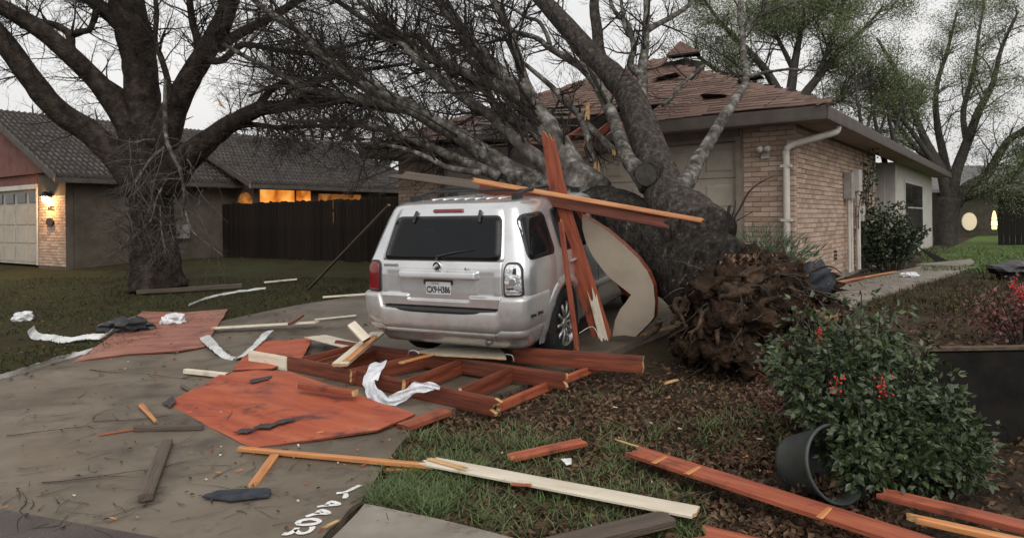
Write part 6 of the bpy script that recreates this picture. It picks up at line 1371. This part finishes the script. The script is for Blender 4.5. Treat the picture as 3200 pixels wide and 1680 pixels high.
# bush at the side wall, vine, needle shrub at the corner
nandina('foundation_shrub', 'dark leafy shrub growing against the side wall', 44, .085, 'darkleaf', (7.7, 14.6, 0), (.75, .6, 1.35), [], 46)
vn = thing('climbing_vine', 'straggly vine hanging over the electric meter on the brick wall', 'vine', ground(hp(-.1, 4.8, 0)))
st, lf = Acc(), Acc()
for i in range(9):
    p = hp(-.12, 4.2 + pr.uniform(0, 1.3), .5); tab = [(p, .012)]; 
    for k in range(6): p = p + E2 * pr.uniform(-.18, .2) + UP * pr.uniform(.25, .45) + NS * pr.uniform(-.02, .03); tab.append((p.copy(), .010 - .001 * k))
    pp, rd = catmull(tab, 3); st.tube(pp, rd, 4)
    for j in range(70): q = pr.choice(pp); leafquad(lf, q + rvec(pr) * .08 + NS * .04, rvec(pr) + V((0, 0, -.4)), pr.uniform(.05, .11))
st.obj('stems', 'twig', vn, kind='stuff'); lf.obj('leaves', 'darkleaf', vn, kind='stuff')
ns_ = thing('needle_shrub', 'spiky dark green evergreen at the brick corner behind the root ball', 'shrub', ground(hp(.25, -.9, 0)))
lf = Acc(); base = ground(hp(.2, -.85, 0), .1)
for i in range(1500):
    d = V((pr.gauss(0, .75), pr.gauss(0, .6), abs(pr.gauss(.75, .4)))).normalized(); p = base + d * pr.uniform(.25, .72) + V((pr.gauss(0, .12), pr.gauss(0, .1), .16)); e = p + (d + rvec(pr) * .35).normalized() * pr.uniform(.10, .2); u = d.orthogonal().normalized() * .009
    lf.add([p - u, p + u, e], [(0, 1, 2)])
lf.obj('needles', 'needle', ns_, kind='stuff')
# grass and leaf litter
def inpoly(x, y, P):
    c = False; j = len(P) - 1
    for i in range(len(P)):
        if (P[i][1] > y) != (P[j][1] > y) and x < (P[j][0] - P[i][0]) * (y - P[i][1]) / (P[j][1] - P[i][1]) + P[i][0]: c = not c
        j = i
    return c
DRP, _ = catmull([(p, 0) for p in dr], 4); LFP, _ = catmull([(p, 0) for p in lawn_edge], 4)
DPOLY = [(p.x, p.y) for p in LFP] + [(p.x, p.y) for p in reversed(DRP)] + [(-.55, 2.3), (-4.2, 3.9)]
PAV = [(p.x, p.y) for p in (G(1030, 1715), G(1105, 1640), G(1140, 1598), G(1340, 1640), G(1500, 1680), G(1900, 1790))]
def blade(acc, x, y, h, wd, bend):
    z = gz(x, y) - .03; q = pr.uniform(0, 6.28); u = V((math.cos(q), math.sin(q), 0)); b = V((math.cos(q + 1.5 + pr.uniform(-.6, .6)), math.sin(q + 1.5), 0)) * bend * h; p = V((x, y, z))
    acc.add([p - u * wd, p + u * wd, p + b * .35 + UP * h * .6 + u * wd * .8, p + b * .35 + UP * h * .6 - u * wd * .8, p + b + UP * h * .95], [(0, 1, 2, 3), (3, 2, 4)])
gr = Acc()
tufts = [(G(pr.uniform(1130, 2150), pr.uniform(1440, 1680))) for _ in range(95)] + [G(pr.uniform(1240, 1700), pr.uniform(1360, 1440)) for _ in range(30)] + [G(pr.uniform(1500, 2500), pr.uniform(1200, 1420)) for _ in range(60)] + [G(pr.uniform(1140, 1480), pr.uniform(1470, 1610)) for _ in range(80)]
for c in tufts:
    if inpoly(c.x, c.y, PAV) : continue
    s_ = pr.uniform(.04, .13); far = c.y > 5.2
    for i in range(pr.randint(25, 75) if not far else pr.randint(12, 35)):
        x, y = c.x + pr.gauss(0, s_), c.y + pr.gauss(0, s_)
        if inpoly(x, y, DPOLY) or inpoly(x, y, PAV): continue
        blade(gr, x, y, pr.uniform(.03, .12) * (1 if not far else .7), pr.uniform(.0022, .0045), pr.uniform(.4, 1.9))
gr.obj('grass', 'grassblade', None, kind='stuff', label='green grass tufts on the leaf covered verge', cat='grass')
gr = Acc()
for i in range(26000):
    px, py = pr.uniform(-100, 1180), 870 + 320 * pr.random() ** 1.3; c = G(px, py)
    if inpoly(c.x, c.y, DPOLY) or noise.noise(V((c.x * .7, c.y * .7, 0))) < -.25 + pr.uniform(-.2, .2): continue
    blade(gr, c.x, c.y, pr.uniform(.05, .11), pr.uniform(.004, .008), pr.uniform(.3, 1.2))
for i in range(2500):
    c = G(pr.uniform(2700, 3230), 840 + 130 * pr.random()); blade(gr, c.x, c.y, pr.uniform(.04, .09), pr.uniform(.004, .007), pr.uniform(.3, 1.2))
for i in range(5000):
    c = G(pr.uniform(2900, 4300), 860 + 650 * pr.random() ** 1.6)
    if noise.noise(V((c.x * .9, c.y * .9, 4))) < pr.uniform(-.2, .3): continue
    blade(gr, c.x, c.y, pr.uniform(.04, .10), pr.uniform(.003, .006), pr.uniform(.4, 1.5))
gr.obj('lawn_grass', 'drygrass', None, kind='stuff', label='dull short grass covering the lawn', cat='grass')
gr = Acc()
for i in range(5000):
    c = G(pr.uniform(2880, 3250), pr.uniform(772, 850)); blade(gr, c.x, c.y, pr.uniform(.06, .12), pr.uniform(.006, .012), pr.uniform(.3, 1))
gr.obj('back_lawn_grass', 'grassblade', None, kind='stuff', label='bright green grass of the back lawn', cat='grass')
lf = Acc()
def litter(n, xr, yr_, smin, smax, power=1.0, keep=None):
    for i in range(n):
        c = G(pr.uniform(*xr), yr_[0] + (yr_[1] - yr_[0]) * pr.random() ** power)
        if pr.random() > .35 + 1.3 * (.5 + .5 * noise.noise(V((c.x * 2.1, c.y * 2.1, 9)))) - .25: continue
        on = inpoly(c.x, c.y, DPOLY) or inpoly(c.x, c.y, PAV)
        if on and (keep is None or pr.random() > keep): continue
        n_ = (V((0, 0, 1)) + rvec(pr) * (.85 if not on else .25)).normalized(); u = n_.orthogonal().normalized(); q = pr.uniform(0, 6.28); w = n_.cross(u); u, w = u * math.cos(q) + w * math.sin(q), w * math.cos(q) - u * math.sin(q)
        s_ = pr.uniform(smin, smax); p = V((c.x, c.y, gz(c.x, c.y) + (.042 if on else pr.uniform(-.02, .02))))
        lf.add([p - u * s_, p - w * s_ * .55 + n_ * s_ * .3, p + u * s_ * 1.1, p + w * s_ * .5 + n_ * s_ * .25], [(0, 1, 2), (0, 2, 3)])
litter(16000, (1120, 2800), (1190, 1690), .010, .030, .8); litter(9000, (1350, 2500), (1130, 1450), .012, .032); litter(3000, (2300, 3250), (880, 1150), .012, .04); litter(3500, (0, 1200), (880, 1200), .015, .045, 1, .06)
litter(5000, (2500, 4300), (870, 1650), .012, .036); litter(700, (0, 1300), (1150, 1680), .006, .022, 1, .35); litter(6000, (1150, 2100), (1430, 1690), .012, .034)
lf.obj('leaf_litter', 'leaf', None, kind='stuff', label='brown dead leaves scattered over ground', cat='leaves')
# twigs scattered: named fallen twigs near the camera, the rest as litter
def fallen_twig(px, py, L, ang, seed, label):
    r = random.Random(seed); a = Acc(); p = Tp(px, py, .05); d = V((math.cos(ang), math.sin(ang), 0)); pts, rd = twig(a, p, d, L, .009, 7, 5, .22, V((0, 0, 0)), rr=r)
    for k in range(5):
        q = r.choice(pts[1:-1]); twig(a, q, d + rvec(r) * .9, L * r.uniform(.2, .45), .005, 4, 4, .25, V((0, 0, .0)), rr=r)
    for v in a.v: v.z = gz(v.x, v.y) + .038 + abs(v.z - p.z) * .22
    a.obj('fallen_twig', 'twig', None, label=label, cat='twig')
fallen_twig(130, 1500, .75, .1, 1, 'forked dark twig alone on the near driveway'); fallen_twig(290, 1310, .55, .25, 2, 'small dark twig lying near the orange chip'); fallen_twig(20, 1355, .6, .2, 3, 'dark twig at the far left of the driveway')
fallen_twig(620, 1045, 1.2, .5, 5, 'bare branchlet lying over the weathered plywood'); fallen_twig(2080, 1560, .55, .35, 6, 'knobby dark twig crossing the end of the cream trim'); fallen_twig(1890, 1560, .4, .4, 7, 'dark twig across the middle of the cream trim'); fallen_twig(280, 1150, 1.5, -.3, 8, 'long thin twig on the driveway below the weathered plywood')
tw = Acc()
for i in range(420):
    if i < 150: c = G(pr.uniform(0, 1250), pr.uniform(1120, 1680))
    elif i < 290: c = G(pr.uniform(1300, 2800), pr.uniform(1180, 1690))
    else: c = G(pr.uniform(100, 1180), pr.uniform(885, 1120))
    twig(tw, c + UP * .042, V((pr.uniform(-1, 1), pr.uniform(-1, 1), .0)), pr.uniform(.06, .3) * (1 if i < 290 else 2), pr.uniform(.002, .005), 4, 3, .25, V((0, 0, 0)), rr=pr)
for v in tw.v: v.z = gz(v.x, v.y) + .036 + abs(v.z - gz(v.x, v.y) - .042) * .3
tw.obj('twig_litter', 'twig', None, kind='stuff', label='small dark twigs scattered on the ground', cat='twigs')
# wood chips and splinters strewn around the wreckage
ch = Acc(); r8 = random.Random(41)
def chips(n, xr, yr_, h):
    for _ in range(n):
        c = G(r8.uniform(*xr), r8.uniform(*yr_), h); L = r8.uniform(.01, .045); w = r8.uniform(.003, .009); q = r8.uniform(0, 6.28)
        x = V((math.cos(q), math.sin(q), r8.uniform(-.1, .25))); mx = frame(c, x, UP.cross(x)); b0 = len(ch.v)
        ch.box((0, 0, 0), (L, w, r8.uniform(.003, .009)), r8.choice((0, 0, 1, 1, 2, 3)), mx); ch.v[b0] += rvec(r8) * w * .6; ch.v[b0 + 7] += rvec(r8) * w * .9
chips(70, (500, 1350), (1130, 1480), .044); chips(60, (1350, 2500), (1200, 1680), .02); chips(30, (100, 800), (960, 1180), .045); chips(12, (0, 1200), (1450, 1680), .042)
ch.obj('wood_chips', ['redwood', 'orange', 'cream', 'wetwood'], None, kind='stuff', label='small splinters and wood chips strewn around the wreckage', cat='wood chips')
print('tris', sum(len(p.vertices) - 2 for o in scene.objects if o.type == 'MESH' for p in o.data.polygons))
